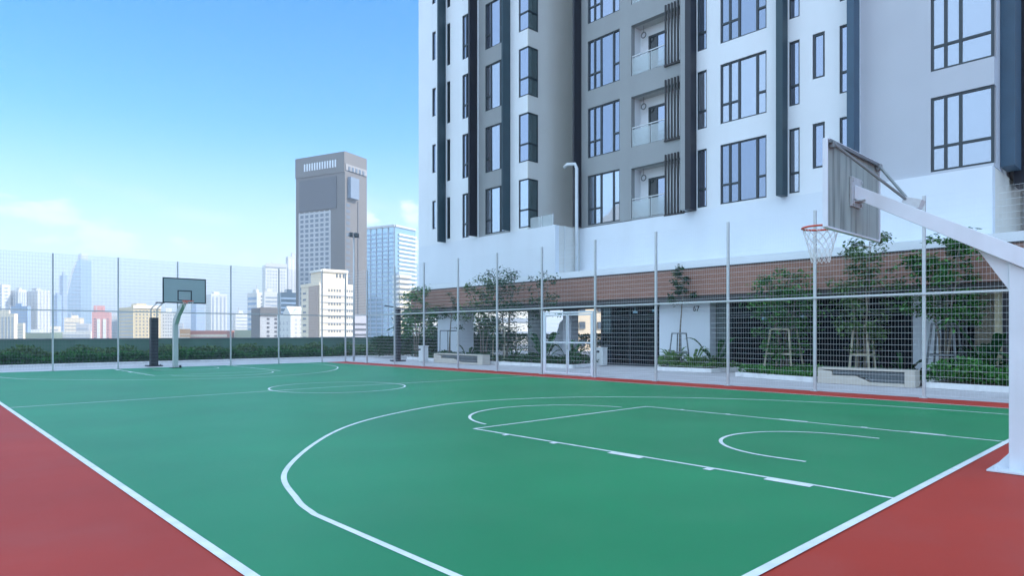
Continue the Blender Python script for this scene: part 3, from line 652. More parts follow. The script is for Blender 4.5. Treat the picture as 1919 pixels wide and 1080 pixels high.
# things inside the lobby: lit boxes and columns seen through the glass
LIT = bpy.data.materials.new('lit_sign'); LIT.use_nodes = True; LIT.node_tree.nodes['Principled BSDF'].inputs['Emission Color'].default_value = (.9, .95, .9, 1); LIT.node_tree.nodes['Principled BSDF'].inputs['Emission Strength'].default_value = 1.2
for (y, z) in ((13.6, 2.25), (11.9, 2.3), (20.6, 2.7), (19.4, 2.75)):
    tag(MB().box(28.0, 28.1, y-.11, y+.11, z-.05, z+.05).box(28.04, 28.06, y-.005, y+.005, z+.05, 3.262).build('ceiling_sign', LIT),
        {13.6: 'small lit sign in the lobby left of the staked trees', 11.9: 'small lit sign in the lobby behind the broad staked tree', 20.6: 'small hanging light behind the left part of the navy glazing', 19.4: 'small hanging light behind the right part of the navy glazing'}[y], 'sign')
for y in (8.3, 10.6, 12.9): MB().box(29.5, 30.0, y-.25, y+.25, 0, 3.26).build('inner_column', mat('inner_col', (.22, .25, .27), .6), ab)
# '76' sign on the white wall
def seg_digits(root, txt, x, y, z, h, m):
    cu = bpy.data.curves.new('house_number', 'FONT'); cu.body = txt; cu.size = h; cu.extrude = .008; cu.align_x = 'CENTER'
    o = bpy.data.objects.new('house_number', cu); COL.objects.link(o); dg = bpy.context.evaluated_depsgraph_get(); me = bpy.data.meshes.new_from_object(o.evaluated_get(dg))
    print('NUM', len(me.vertices)); COL.objects.unlink(o); bpy.data.objects.remove(o)
    p = bpy.data.objects.new('house_number', me); COL.objects.link(p); me.materials.append(m); p.parent = root
    p.rotation_euler = (R(90), 0, R(-90)); p.location = Vector((x, y, z)) - ORG[root.name]; return p
seg_digits(ab, '67', XG-.02, 15.95, 2.60, .34, M['black'])

# ------------------------------------------------------------------ garden: kerbs, beds, benches, bins
def bed(pts, label, m=LEAFD, h=.35, n=2500, seed=1, hedge=None, lf=.11):
    k = thing('planter_bed', label, 'planter', (pts[0][0], pts[0][1], 0))
    kb = MB(); P = [Vector((p[0], p[1], 0)) for p in pts]
    for a, b in zip(P, P[1:] + P[:1]):
        d = (b-a).normalized(); kb.bar(a + Vector((0, 0, .085)) - d*.06, b + Vector((0, 0, .085)) + d*.06, .12, .17)
    kb.build('kerb', M['kerb'], k); MB().poly([p + Vector((0, 0, .11)) for p in P[::-1]]).build('soil', M['soil'], k)
    # leaves inside the polygon
    r = random.Random(seed); mb = MB(); xsn = [p.x for p in P]; ysn = [p.y for p in P]; c = 0
    def inside(x, y):
        s_ = False; j = len(P)-1
        for i in range(len(P)):
            if (P[i].y > y) != (P[j].y > y) and x < (P[j].x-P[i].x)*(y-P[i].y)/(P[j].y-P[i].y)+P[i].x: s_ = not s_
            j = i
        return s_
    while c < n:
        x = r.uniform(min(xsn), max(xsn)); y = r.uniform(min(ysn), max(ysn))
        if not inside(x, y): continue
        c += 1; hh = h*(.55 + .45*math.sin(x*2.3+seed)*math.cos(y*1.9)); z = .12 + hh*(1 - r.random()**2*.9)
        s_ = lf*r.uniform(.6, 1.5); a = r.uniform(0, 6.28); e_ = r.uniform(-.2, 1.2)
        d = Vector((math.cos(a)*math.cos(e_), math.sin(a)*math.cos(e_), math.sin(e_))); w = d.cross(Vector((r.uniform(-1,1), r.uniform(-1,1), 1))).normalized(); p = Vector((x, y, z))
        mb.quad(p, p + d*s_*.5 + w*s_*.3, p + d*s_, p + d*s_*.5 - w*s_*.3)
    tag(mb.build('ground_cover', m, k), kind='stuff')
    return k
bed([(23.75, 16.3), (24.0, 13.9), (26.2, 13.6), (26.2, 17.8)], 'white kerbed bed at the foot of the white numbered wall', LEAFY, .45, 2600, 2)
bed([(22.6, 12.0), (21.75, 8.95), (25.9, 8.8), (25.9, 12.6)], 'white kerbed flower bed left of the wide concrete bench', LEAF, .30, 5200, 3)
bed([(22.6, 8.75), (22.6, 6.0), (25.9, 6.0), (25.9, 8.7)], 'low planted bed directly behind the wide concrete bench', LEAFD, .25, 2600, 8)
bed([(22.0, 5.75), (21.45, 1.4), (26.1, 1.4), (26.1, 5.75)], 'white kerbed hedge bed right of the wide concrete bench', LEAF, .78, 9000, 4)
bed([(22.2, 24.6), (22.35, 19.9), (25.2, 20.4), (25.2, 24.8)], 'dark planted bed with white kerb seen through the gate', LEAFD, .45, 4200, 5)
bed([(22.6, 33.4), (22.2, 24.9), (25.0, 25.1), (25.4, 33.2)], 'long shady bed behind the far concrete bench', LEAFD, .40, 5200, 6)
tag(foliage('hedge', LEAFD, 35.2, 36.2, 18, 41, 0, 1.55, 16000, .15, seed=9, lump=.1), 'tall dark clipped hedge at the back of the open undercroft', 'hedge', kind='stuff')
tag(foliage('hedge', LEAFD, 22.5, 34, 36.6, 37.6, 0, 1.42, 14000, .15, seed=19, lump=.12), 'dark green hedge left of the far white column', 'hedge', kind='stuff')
def bench(x, y0, y1, label):
    b = thing('concrete_bench', label, 'bench', (x, (y0+y1)/2, 0)); L_ = y1-y0; H_ = .45
    # side shape seen from the court: beige frame with a slanted cut, dark slatted inset
    pr = [(x, y1, 0), (x, y1, H_), (x, y0, H_), (x, y0, 0), ]
    MB().prism([(x, y1, 0), (x, y1, H_), (x, y1-.16*L_, H_-.05), (x, y1-.16*L_, .27), (x, y1-.42*L_, .27), (x, y1-.56*L_, .10), (x, y0+.10*L_, .10), (x, y0+.10*L_, 0)], (.5, 0, 0)).build('front_body', M['benchc'], b, bevel=.012)
    MB().box(x, x+.5, y0, y0+.098*L_, 0, H_).build('end_block', M['benchc'], b, bevel=.012)
    MB().prism([(x, y1-.002, H_), (x, y1-.002, H_+.05), (x, y0, H_+.05), (x, y0, H_+.002)], (.5, 0, 0)).build('seat_top', M['benchc'], b, bevel=.008)
    s_ = MB()
    for i in range(5):
        z = .115 + i*.064; ya = y1-.165*L_ if z > .26 else y1-(.57-.14*(z-.10)/.17)*L_
        s_.box(x+.05, x+.09, y0+.10*L_+.003, ya, z, z+.05)
    s_.box(x+.10, x+.44, y0+.10*L_+.003, y1-.58*L_, .103, H_-.005).box(x+.10, x+.44, y1-.58*L_, y1-.165*L_, .275, H_-.005)
    s_.build('slat_panel', M['benchs'], b)
    return b
bench(21.62, 5.95, 8.72, 'wide beige concrete bench with dark slats between two beds right of the gate')
bench(21.35, 25.0, 29.1, 'beige concrete bench with dark slats beyond the fence left of the gate')
def bin_(x, y, label, s=1.0):
    b = thing('litter_bin', label, 'litter bin', (x, y, 0)); h = .86*s
    MB().box(x-.2, x+.2, y-.2, y+.2, .02, h).build('body', M['bin'], b, bevel=.03)
    MB().box(x-.215, x+.215, y-.215, y+.215, h+.001, h+.06).build('lid', M['bin'], b, bevel=.02)
    MB().box(x-.206, x-.198, y-.02, y+.17, h-.2, h-.1).build('slot', M['black'], b)
bin_(21.1, 29.7, 'white litter bin at the left end of the far bench')
bin_(25.0, 20.35, 'pale grey litter bin just right of the gate before the navy glazing')

# ------------------------------------------------------------------ trees and plants
def leaf_cluster(mb, c, rad, n, size, r):
    for _ in range(n):
        d = Vector((r.gauss(0, 1), r.gauss(0, 1), r.gauss(0, .7))); d = d.normalized()*rad*(r.random()**.5) if d.length else d
        p = c + d; a = r.uniform(0, 6.28); e_ = r.uniform(-.9, .5); s_ = size*r.uniform(.6, 1.35)
        v = Vector((math.cos(a)*math.cos(e_), math.sin(a)*math.cos(e_), math.sin(e_))); w = v.cross(Vector((r.uniform(-.5,.5), r.uniform(-.5,.5), 1))).normalized()
        mb.quad(p, p + v*s_*.5 + w*s_*.24, p + v*s_, p + v*s_*.5 - w*s_*.24)
def tree(x, y, h, crown_r, label, m=LEAF, stems=3, n=2600, size=.15, base=.45, seed=1, kind='garden_tree', group='young trees in the garden', z0=0, trunk_r=.045):
    r = random.Random(seed); t = thing(kind, label, 'tree', (x, y, z0), group); tb = MB(); cr_ = MB(); tips = []
    for s_ in range(stems):
        a = 6.28*s_/stems + r.uniform(-.4, .4); sp = .10*(stems > 1); pts = [Vector((x + math.cos(a)*sp, y + math.sin(a)*sp, z0))]; k = 6
        for i in range(1, k+1):
            f_ = i/k; pts.append(Vector((x + math.cos(a)*(sp + crown_r*.38*f_**1.6) + r.uniform(-.05, .05), y + math.sin(a)*(sp + crown_r*.38*f_**1.6) + r.uniform(-.05, .05), z0 + h*(.97 - .08*(s_ % 2))*f_)))
        tb.tube(pts, [trunk_r*(1 - .85*i/k) + .004 for i in range(k+1)], 7)
        for i in range(2, k+1):
            zf = i/k
            if zf < base: continue
            for q in range(4):
                aa = r.uniform(0, 6.28); ln = crown_r*(1.05 - .55*abs(zf - .68)/.4)*r.uniform(.5, 1.0); e_ = r.uniform(.05, .65)
                p0 = pts[i] - (pts[i]-pts[i-1])*r.random(); p1 = p0 + Vector((math.cos(aa)*math.cos(e_), math.sin(aa)*math.cos(e_), math.sin(e_)))*ln
                p1.z = min(p1.z, z0 + h); pm = (p0+p1)/2 + Vector((0, 0, -.04*ln)); tb.tube([p0, pm, p1], [.016, .010, .004], 5)
                tips += [p1, pm*.35 + p1*.65]
    per = max(3, n // max(1, len(tips)))
    for p in tips: leaf_cluster(cr_, p, crown_r*r.uniform(.16, .34), int(per*r.uniform(.5, 1.5)), size, r)
    tb.build('trunk', M['trunk'], t, smooth=True); cr_.build('crown', m, t); return t
tree(23.9, 34.4, 4.45, 1.25, 'leafy young tree before the left end of the brick fascia', LEAF, 3, 3000, .17, .4, 11)
tree(23.4, 30.4, 3.9, .8, 'thin tree in a square frame before the far white column', LEAFD, 1, 700, .15, .55, 12)
tree(23.7, 27.6, 4.6, 1.25, 'olive toned tree between the far white column and the dense dark tree', LEAFO, 3, 2400, .17, .35, 13)
tree(23.5, 25.7, 4.9, 1.35, 'dense dark tree left of the round grey column', LEAFD, 4, 3400, .17, .3, 14)
tree(23.6, 22.9, 4.9, .9, 'sparse tree just left of the fence gate', LEAFD, 2, 900, .16, .55, 15)
tree(24.9, 15.95, 4.75, .7, 'slim sparse tree before the white numbered wall', LEAFD, 1, 850, .17, .62, 16)
tree(24.2, 11.0, 3.9, 1.35, 'broad low tree with leaning stakes left of the near hoop net', LEAF, 4, 4600, .16, .28, 17)
tree(23.6, 8.05, 4.75, 1.1, 'tall loose tree with a stool shaped support behind the wide bench', LEAFO, 3, 3300, .17, .32, 18)
tree(24.3, 5.85, 4.85, 1.15, 'dense tall tree right of the white lobby column', LEAF, 3, 4200, .17, .5, 19)
tree(23.4, 3.0, 4.5, .9, 'tree at the right edge beside the near hoop post', LEAFD, 2, 1500, .17, .4, 20)
def support(x, y, h, label, form='stool', m='stake', sp=.33):
    t = thing('tree_support', label, 'tree support', (x, y, 0), 'timber supports around the young trees'); k = 1.0
    for i in range(4):
        sx, sy = ((-1,-1),(1,-1),(1,1),(-1,1))[i]; o = .62 if form == 'stool' else .95
        MB().bar((x+sx*sp, y+sy*sp, 0), (x+sx*sp*o, y+sy*sp*o, h), .05, .05).build('leg', M[m], t)
    q = sp*(.62 if form == 'stool' else .95)
    for z, qq in ((h, q), (h*.48, (sp+q)/2)):
        if form == 'frame' and z < h: continue
        rr = MB()
        for a, b in (((-1,-1),(1,-1)), ((1,-1),(1,1)), ((1,1),(-1,1)), ((-1,1),(-1,-1))): rr.bar((x+a[0]*qq, y+a[1]*qq, z), (x+b[0]*qq, y+b[1]*qq, z), .045, .06)
        rr.build('cross_bar', M[m], t)
support(23.6, 8.05, 1.85, 'pale timber stool shaped support around the tall loose tree')
support(24.2, 11.0, 1.75, 'timber stakes around the broad low tree left of the bench', sp=.55)
support(23.4, 30.4, 1.75, 'dark square frame around the thin tree by the far white column', 'frame', 'fing', .38)
support(23.5, 25.7, 1.9, 'timber frame around the dense dark tree left of the round column', 'frame', 'stake', .45)
support(24.9, 15.95, 1.6, 'dark stakes around the slim tree before the white numbered wall', 'stool', 'fing', .35)
support(24.3, 5.85, 1.9, 'thin stakes around the dense tall tree right of the lobby column', 'stool', 'fing', .45)
def frond_plant(x, y, h, n, label, m=LEAFD, wide=.12, seed=1, spread=1.0, kind='leafy_plant'):
    r = random.Random(seed); t = thing(kind, label, 'plant', (x, y, .1), 'broad leaved plants in the beds'); mb = MB()
    for i in range(n):
        a = r.uniform(0, 6.28); ln = h*r.uniform(.7, 1.15); tip = Vector((math.cos(a)*spread*ln*.75, math.sin(a)*spread*ln*.75, ln*r.uniform(.45, .95)))
        b = Vector((x + math.cos(a)*.05, y + math.sin(a)*.05, .1)); sd = Vector((-math.sin(a), math.cos(a), 0)); K = 6; prev = None
        for k in range(K+1):
            f_ = k/K; c = b + Vector((tip.x*f_, tip.y*f_, tip.z*math.sin(f_*1.9)/math.sin(1.9) if True else 0)); w = wide*max(.02, math.sin(math.pi*max(0, (f_-.25)/.75))**.8 if f_ > .25 else .08)
            cur = (c - sd*w, c + Vector((0, 0, -w*.3)), c + sd*w)
            if prev: mb.quad(prev[0], cur[0], cur[1], prev[1]); mb.quad(prev[1], cur[1], cur[2], prev[2])
            prev = cur
    mb.build('leaves', m, t); return t
frond_plant(22.9, 22.2, 2.0, 9, 'tall paddle leaved plant beside the left gate leaf', LEAFD, .13, 1, .8)
frond_plant(23.3, 20.9, 1.3, 10, 'paddle leaved plant seen through the gate', LEAFD, .10, 2)
frond_plant(24.4, 15.9, .85, 26, 'fresh green bushy plant left in the bed by the numbered wall', LEAFY, .07, 3)
frond_plant(24.5, 15.0, .9, 26, 'fresh green arching plant middle of the bed by the numbered wall', LEAFY, .07, 4)
frond_plant(25.1, 14.3, 1.35, 9, 'dark long leaved plant right in the bed by the numbered wall', LEAFD, .12, 5, 1.2)
frond_plant(24.0, 6.9, .9, 10, 'small dark plant behind the right end of the wide bench', LEAFD, .08, 6)
frond_plant(24.6, 4.7, 1.75, 10, 'dark big leaved plant standing above the right hedge bed', LEAFD, .18, 7, .9)
frond_plant(24.4, 3.6, 1.6, 10, 'dark big leaved plant before the cream wall', LEAFD, .18, 8, .9)
frond_plant(22.9, 28.0, 1.0, 12, 'dark spiky plant rising behind the far bench', LEAFD, .08, 9)
frond_plant(22.8, 24.2, .8, 14, 'low dark plant at the kerb left of the gate', LEAFD, .08, 10)

# ------------------------------------------------------------------ the city beyond the deck
GZ = -30.0
FW = Vector((math.sin(YAW), math.cos(YAW), 0)); RT = Vector((math.cos(YAW), -math.sin(YAW), 0))
class Block:
    """a rectangular building: nearest corner, left face direction e1, right face direction e2. Sizes come from the
    bearings of its edges at a chosen distance"""
    def __init__(s, name, label, cat, D, pl, pc, pr, ytop, ang=35, m=None, group=None, depth=None, parent=None, zb=GZ):
        a = R(ang); u = (pc-960)/FPX*D; F = FPX
        Pl = pl-960; Pr = pr-960
        s.w1 = (F*u - Pl*D)/(F*math.cos(a) + Pl*math.sin(a)); s.w2 = (Pr*D - F*u)/(F*math.sin(a) - Pr*math.cos(a))
        s.c = FW*D + RT*u; s.e1 = (-RT*math.cos(a) + FW*math.sin(a)); s.e2 = (RT*math.sin(a) + FW*math.cos(a))
        if s.w1 < .5: s.w1 = depth or s.w2
        if s.w2 < .5: s.w2 = depth or s.w1
        s.z = CAM_H + (HOR-ytop)/FPX*D; s.D = D; s.zb = zb
        s.o = parent or thing(name, label, cat, tuple(s.c + Vector((0, 0, zb))), group)
        mb = MB(); mb.prism([s.p(0, 0, zb), s.p(s.w1, 0, zb), s.p(s.w1, s.w2, zb), s.p(0, s.w2, zb)], (0, 0, s.z-zb))
        mb.build('wall', m, s.o)
    def p(s, a, b, z): return s.c + s.e1*a + s.e2*b + Vector((0, 0, z))
    def slab(s, face, a0, a1, z0, z1, m, out=.12, name='window_band', parent=None):
        """flat piece standing proud of face 1 (left) or 2 (right); a0..a1 as fractions of the face width"""
        mb = MB()
        if face == 1:
            A, B, n = s.w1*a0, s.w1*a1, -s.e2
            pts = [s.p(A, 0, z0), s.p(B, 0, z0), s.p(B, 0, z1), s.p(A, 0, z1)]
        else:
            A, B, n = s.w2*a0, s.w2*a1, -s.e1
            pts = [s.p(0, A, z0), s.p(0, B, z0), s.p(0, B, z1), s.p(0, A, z1)]
        mb.prism(pts, n*out); return mb.build(name, m, parent or s.o)
    def zy(s, y): return CAM_H + (HOR-y)/FPX*s.D
def cm(name, c, **k): return mat('city_' + name, c, k.get('r', .7), .05, .05)
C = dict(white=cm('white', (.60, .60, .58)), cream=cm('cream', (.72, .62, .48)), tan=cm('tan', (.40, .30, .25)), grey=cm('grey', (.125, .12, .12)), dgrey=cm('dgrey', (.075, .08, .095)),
 lgrey=cm('lgrey', (.42, .43, .45)), pink=cm('pink', (.50, .26, .25)), blue=cm('blue', (.24, .34, .48)), yellow=cm('yellow', (.56, .45, .26)), red=cm('redroof', (.48, .17, .12)), orange=cm('orange', (.62, .33, .15)),
 win=cm('win', (.10, .13, .17), r=.3), winl=cm('winl', (.30, .35, .42), r=.3), green=cm('greenroof', (.16, .22, .17)), lav=cm('lav', (.38, .38, .44)), blueg=cm('blueg', (.14, .19, .26)), mgrey=cm('mgrey', (.24, .24, .25)), slot=cm('slot', (.62, .66, .72)))
GLS = glassmat('city_glass', (.30, .45, .55), .6, .1, .0); GLD = glassmat('city_glass_dark', (.10, .17, .24), .5, .12, .0)
def bands(b, face, a0, a1, y0, y1, n, m, frac=.5, name='window_band', out=.12):
    z0, z1 = b.zy(y1), b.zy(y0); h = (z1-z0)/n
    for i in range(n): b.slab(face, a0, a1, z0 + h*i, z0 + h*(i+frac), m, out, name)
def grid(b, face, a0, a1, y0, y1, cols, rows, m, fa=.5, fz=.55, name='window', out=.1):
    z0, z1 = b.zy(y1), b.zy(y0); h = (z1-z0)/rows; w = (a1-a0)/cols
    for j in range(rows):
        for i in range(cols): b.slab(face, a0 + w*(i + .5 - fa/2), a0 + w*(i + .5 + fa/2), z0 + h*(j + .5 - fz/2), z0 + h*(j + .5 + fz/2), m, out, name)
# grey hotel tower
b = Block('office_tower', 'tall dark grey tower with a slotted crown and a blank panel over its windows', 'building', 400, 555, 647, 688, 283, 27, C['grey'])
b.slab(1, 0, 1, b.zy(322), b.zy(284), C['grey'], .6, 'crown'); b.slab(1, .16, .92, b.zy(388), b.zy(328), C['dgrey'], .5, 'blank_panel')
for i in range(13): b.slab(1, .16 + i*.052, .16 + i*.052 + .024, b.zy(311), b.zy(297 if i > -1 else 0), C['slot'], .9, 'crown_slot')
b.slab(1, .28, .94, b.zy(640), b.zy(392), C['lgrey'], .1, 'window_field'); grid(b, 1, .30, .92, 394, 515, 6, 13, C['win'], .62, .62, out=.2); grid(b, 1, .713, .92, 515, 599, 2, 9, C['win'], .62, .62, out=.2)
for i in range(7): b.slab(1, .30 + i*.1033 - .007, .30 + i*.1033 + .007, b.zy(640), b.zy(390), C['lgrey'], .3, 'pilaster')
bands(b, 2, .05, .22, 375, 620, 22, C['win'], .5); b.slab(2, .12, .5, b.zy(370), b.zy(330), C['blueg'], 2.5, 'glass_bay')
b.slab(2, .02, .98, b.zy(318), b.zy(306), C['mgrey'], .5, 'crown'); b.slab(2, .55, .60, b.zy(640), b.zy(372), C['dgrey'], .3, 'groove')
for i in range(5): b.slab(2, .12+i*.16, .2+i*.16, b.zy(318), b.zy(310), C['win'], .8, 'crown_slot')
# cream apartment block with tan stripe
b = Block('apartment_block', 'cream apartment block with a tan vertical stripe before the grey tower', 'building', 300, 565, 600, 664, 531, 50, C['cream'])
b.slab(1, .06, .56, b.zy(660), b.zy(532), C['tan'], .3, 'tan_stripe'); b.slab(1, .0, 1.0, b.zy(535), b.zy(529), C['cream'], .35, 'cornice')
grid(b, 1, .68, .95, 541, 640, 1, 8, C['win'], .6, .3); pass
bands(b, 2, .02, .98, 541, 645, 8, C['lgrey'], .12, 'sill_band', .25)
grid(b, 2, .22, .62, 537, 640, 5, 8, C['win'], .45, .34); grid(b, 2, .70, .97, 537, 640, 4, 8, C['win'], .5, .34)
pb = Block('x', '', '', 306, 583, 605, 652, 504, 50, C['cream'], parent=b.o, zb=b.z-.5); pb.slab(1, 0, 1, pb.zy(509), pb.zy(505), C['white'], .8, 'cornice'); pb.slab(2, 0, 1, pb.zy(509), pb.zy(505), C['white'], .8, 'cornice')
grid(pb, 2, .5, .9, 510, 521, 3, 1, C['win'], .5, .7)
# blue glass tower
b = Block('glass_tower', 'pale blue glass tower right of the dark grey tower', 'building', 520, 686, 741, 779, 423, 30, GLS)
bands(b, 1, .02, 1, 430, 640, 26, C['blue'], .35, out=.3); 
for i in range(5): b.slab(1, .2*i+.02, .2*i+.04, b.zy(640), b.zy(424), C['winl'], .5, 'mullion')
bands(b, 2, .15, 1, 432, 560, 16, C['white'], .45, 'balcony_band', 1.2)
b.slab(1, 0, 1, b.zy(425), b.zy(421), C['lgrey'], 1, 'roof_edge'); b.slab(2, 0, 1, b.zy(425), b.zy(421), C['lgrey'], 1, 'roof_edge')
b = Block('balcony_tower', 'white tower with stacked balcony bands before the blue glass tower', 'building', 380, 738, 748, 769, 511, 40, C['winl'])
bands(b, 1, 0, 1, 511, 645, 14, C['white'], .45, 'balcony_band', .8); bands(b, 2, 0, 1, 511, 645, 14, C['cream'], .5, 'balcony_band', 1.2)
b = Block('tower_block', 'blue grey slab standing right of the white balcony tower', 'building', 640, 765, 773, 815, 492, 40, C['blue'])
bands(b, 2, .05, .95, 500, 640, 12, C['winl'], .4)
b = Block('office_block', 'lavender grey low block with a broad recess right of the cream apartment block', 'building', 330, 655, 663, 690, 590, 50, C['lav'])
bands(b, 2, .1, .95, 600, 640, 4, C['dgrey'], .4)
# mid city, left to right
def simple(name, label, D, pl, pc, pr, y, ang, m, fb=None, fg=None, **k):
    b = Block(name, label, 'building', D, pl, pc, pr, y, ang, m, **k)
    if y < 600 and D > 250:                      # lift housing and mast on the roof
        r_ = random.Random(int(pl*7 + y)); a0, b0 = r_.uniform(.2, .45), r_.uniform(.2, .4); h_ = D*r_.uniform(4, 8)/FPX
        MB().prism([b.p(b.w1*a0, b.w2*b0, b.z), b.p(b.w1*(a0+.35), b.w2*b0, b.z), b.p(b.w1*(a0+.35), b.w2*(b0+.35), b.z), b.p(b.w1*a0, b.w2*(b0+.35), b.z)], (0, 0, h_)).build('lift_housing', m, b.o)
        if r_.random() < .5: MB().bar(b.p(b.w1*a0*.8, b.w2*b0, b.z), b.p(b.w1*a0*.8, b.w2*b0, b.z+h_*2.2), D*.0006, D*.0006, up=(0, 1, 0)).build('mast', C['lgrey'], b.o)
    if fb:
        for f in fb: bands(b, *f)
    if fg:
        for f in fg: grid(b, *f)
    return b
G1 = None
simple('apartment_slab', 'tall white slab block at the left edge of the picture', 900, -30, 4, 20, 533, 35, C['white'], [(1, .05, .95, 537, 640, 18, C['winl'], .5)], [(2, .1, .9, 537, 640, 1, 16, C['winl'], .5, .4)])
b = simple('apartment_tower', 'white twin fronted tower with vertical grooves behind the leftmost rail', 900, 20, 35, 50, 543, 35, C['white'])
for f in (1, 2):
    for i in range(3): b.slab(f, .12+i*.3, .26+i*.3, b.zy(640), b.zy(548), C['winl'], .3, 'groove')
b = simple('apartment_tower', 'wide pale tower with white piers left of the first fence post', 940, 46, 70, 95, 545, 35, C['lgrey'])
for f in (1, 2):
    for i in range(4): b.slab(f, .04+i*.25, .15+i*.25, b.zy(640), b.zy(543), C['white'], .6, 'pier')
simple('office_block', 'low blue office block between the leftmost white towers', 700, 20, 52, 58, 574, 20, C['blue'], [(1, .03, .97, 578, 630, 9, C['winl'], .4)])
b = simple('apartment_block', 'cream block with vertical stripes low at the left edge', 480, -30, 27, 34, 588, 20, C['cream'])
for i in range(9): b.slab(1, .03+i*.11, .07+i*.11, b.zy(640), b.zy(594), C['lgrey'], .3, 'groove')
simple('apartment_block', 'small cream stepped block right of the striped cream block', 460, 33, 44, 48, 606, 20, C['cream'], [(1, .05, .95, 609, 635, 5, C['lgrey'], .3)])
simple('office_tower', 'slender blue grey tower with a slanted cap left of the sail shaped tower', 1500, 112, 119, 127, 516, 35, C['blue'], [(1, .1, .9, 520, 640, 20, C['winl'], .5), (2, .1, .9, 520, 640, 20, C['winl'], .5)])
simple('office_block', 'darker blue block directly right of the first fence post', 1200, 98, 108, 116, 553, 35, C['blue'], [(1, .05, .95, 556, 640, 12, C['winl'], .35)])
# sail shaped tower with a curved edge
st = thing('sail_tower', 'pale blue sail shaped skyscraper with a curved left edge', 'building', tuple(FW*1900 + RT*((132-960)/FPX*1900) + Vector((0, 0, GZ))))
def pt(px, py, D): return FW*D + RT*((px-960)/FPX*D) + Vector((0, 0, CAM_H + (HOR-py)/FPX*D))
edge = [(111, 640), (115, 605), (120, 575), (126, 545), (133, 515), (141, 492)]
MB().prism([pt(x, y, 1900) for x, y in edge] + [pt(153, 486, 1900), pt(153, 640, 1900)], FW*45).build('tower_body', GLS, st)
MB().prism([pt(145, 490, 1905), pt(147, 476, 1905), pt(153, 474, 1905), pt(153, 487, 1905)], FW*30).build('crown', C['lgrey'], st)
for k in range(len(edge)-1):
    MB().prism([pt(edge[k][0]-1.2, edge[k][1], 1897), pt(edge[k+1][0]-1.2, edge[k+1][1], 1897), pt(edge[k+1][0]+1.6, edge[k+1][1], 1897), pt(edge[k][0]+1.6, edge[k][1], 1897)], FW*50).build('edge_rib', C['white'], st)
for i in range(16):
    y = 500 + i*8.6; xl = 111 + (141-111)*max(0, (640-y)/148)**.95 + 3
    MB().prism([pt(xl, y, 1898), pt(152, y, 1898), pt(152, y+2, 1898), pt(xl, y+2, 1898)], FW*3).build('floor_band', C['winl'], st)
simple('office_block', 'cream low block at the foot of the sail shaped tower', 620, 119, 121, 151, 596, 70, C['cream'], [(2, .05, .95, 600, 625, 4, C['lgrey'], .3)])
simple('warehouse', 'grey flat roofed block right of the cream low block', 560, 141, 143, 167, 607, 70, C['lgrey'], [(2, .05, .95, 611, 632, 3, C['winl'], .4)])
simple('parking_deck', 'long low white deck below the sail shaped tower', 520, 96, 98, 170, 622, 78, C['white'], [(2, .02, .98, 625, 634, 2, C['winl'], .4)])
simple('sports_hall', 'low green roofed hall left of the first fence post', 500, 40, 44, 97, 624, 78, C['green'])
b = simple('apartment_block', 'pink block with two pale vertical strips near the second fence post', 500, 167, 173, 206, 585, 65, C['pink'])
b.slab(2, .28, .46, b.zy(640), b.zy(598), C['white'], .5, 'pale_strip'); b.slab(2, .62, .8, b.zy(640), b.zy(598), C['white'], .5, 'pale_strip'); grid(b, 2, .82, .98, 596, 636, 1, 8, C['win'], .5, .4); grid(b, 2, .06, .26, 596, 636, 1, 8, C['win'], .5, .4)
Block('x', '', '', 505, 172, 176, 195, 573, 65, C['pink'], parent=b.o, zb=b.z-.5)
simple('apartment_block', 'pale grey block between the pink block and the yellow block', 640, 200, 206, 226, 592, 60, C['lgrey'], [(2, .05, .95, 596, 636, 8, C['winl'], .4)])
b = simple('apartment_block', 'yellow apartment block with rows of small windows behind the black lamp', 600, 222, 250, 302, 575, 45, C['yellow'])
bands(b, 1, .0, 1, 580, 640, 9, C['lgrey'], .45); grid(b, 2, .05, .95, 580, 638, 7, 9, C['win'], .5, .45); b.slab(2, 0, 1, b.zy(578), b.zy(572), C['cream'], 1, 'cornice')
simple('apartment_block', 'white apartment block with rows of windows right of the yellow block', 620, 299, 303, 334, 585, 65, C['white'], None, [(2, .05, .95, 588, 638, 6, 8, C['win'], .5, .4)])
simple('tower_block', 'hazy grey tower just left of the far hoop net', 1300, 358, 368, 384, 560, 40, C['blue'], [(2, .1, .9, 563, 640, 9, C['winl'], .4)])
b = simple('apartment_tower', 'white tower with vertical piers right of the far backboard', 850, 386, 396, 426, 551, 55, C['white'])
for i in range(4): b.slab(2, .08+i*.24, .17+i*.24, b.zy(640), b.zy(556), C['winl'], .3, 'groove')
simple('shop_block', 'orange low block beneath the far backboard', 420, 334, 337, 357, 617, 65, C['orange'], [(2, .05, .95, 622, 634, 2, C['cream'], .3)])
simple('shop_block', 'long red roofed low block right of the far hoop post', 430, 352, 354, 426, 620, 78, C['red'], [(2, .0, 1.0, 624, 640, 2, C['cream'], .6)])
simple('apartment_block', 'small white block right of the third fence bay', 900, 436, 442, 466, 587, 50, C['white'], [(2, .05, .95, 590, 636, 7, C['winl'], .35)])
simple('hall', 'dark green hipped hall low between the white blocks', 450, 436, 440, 474, 619, 75, C['green'])
b = simple('apartment_tower', 'white gridded apartment tower left of the dark grey tower', 700, 492, 498, 538, 496, 60, C['white'])
grid(b, 2, .05, .95, 505, 560, 7, 9, C['winl'], .5, .5); b.slab(2, 0, 1, b.zy(500), b.zy(493), C['lgrey'], 1, 'cornice')
simple('apartment_tower', 'pale ribbed tower touching the left edge of the dark grey tower', 760, 536, 540, 560, 481, 55, C['lgrey'], None, [(2, .05, .95, 486, 560, 3, 1, C['white'], .35, 1)])
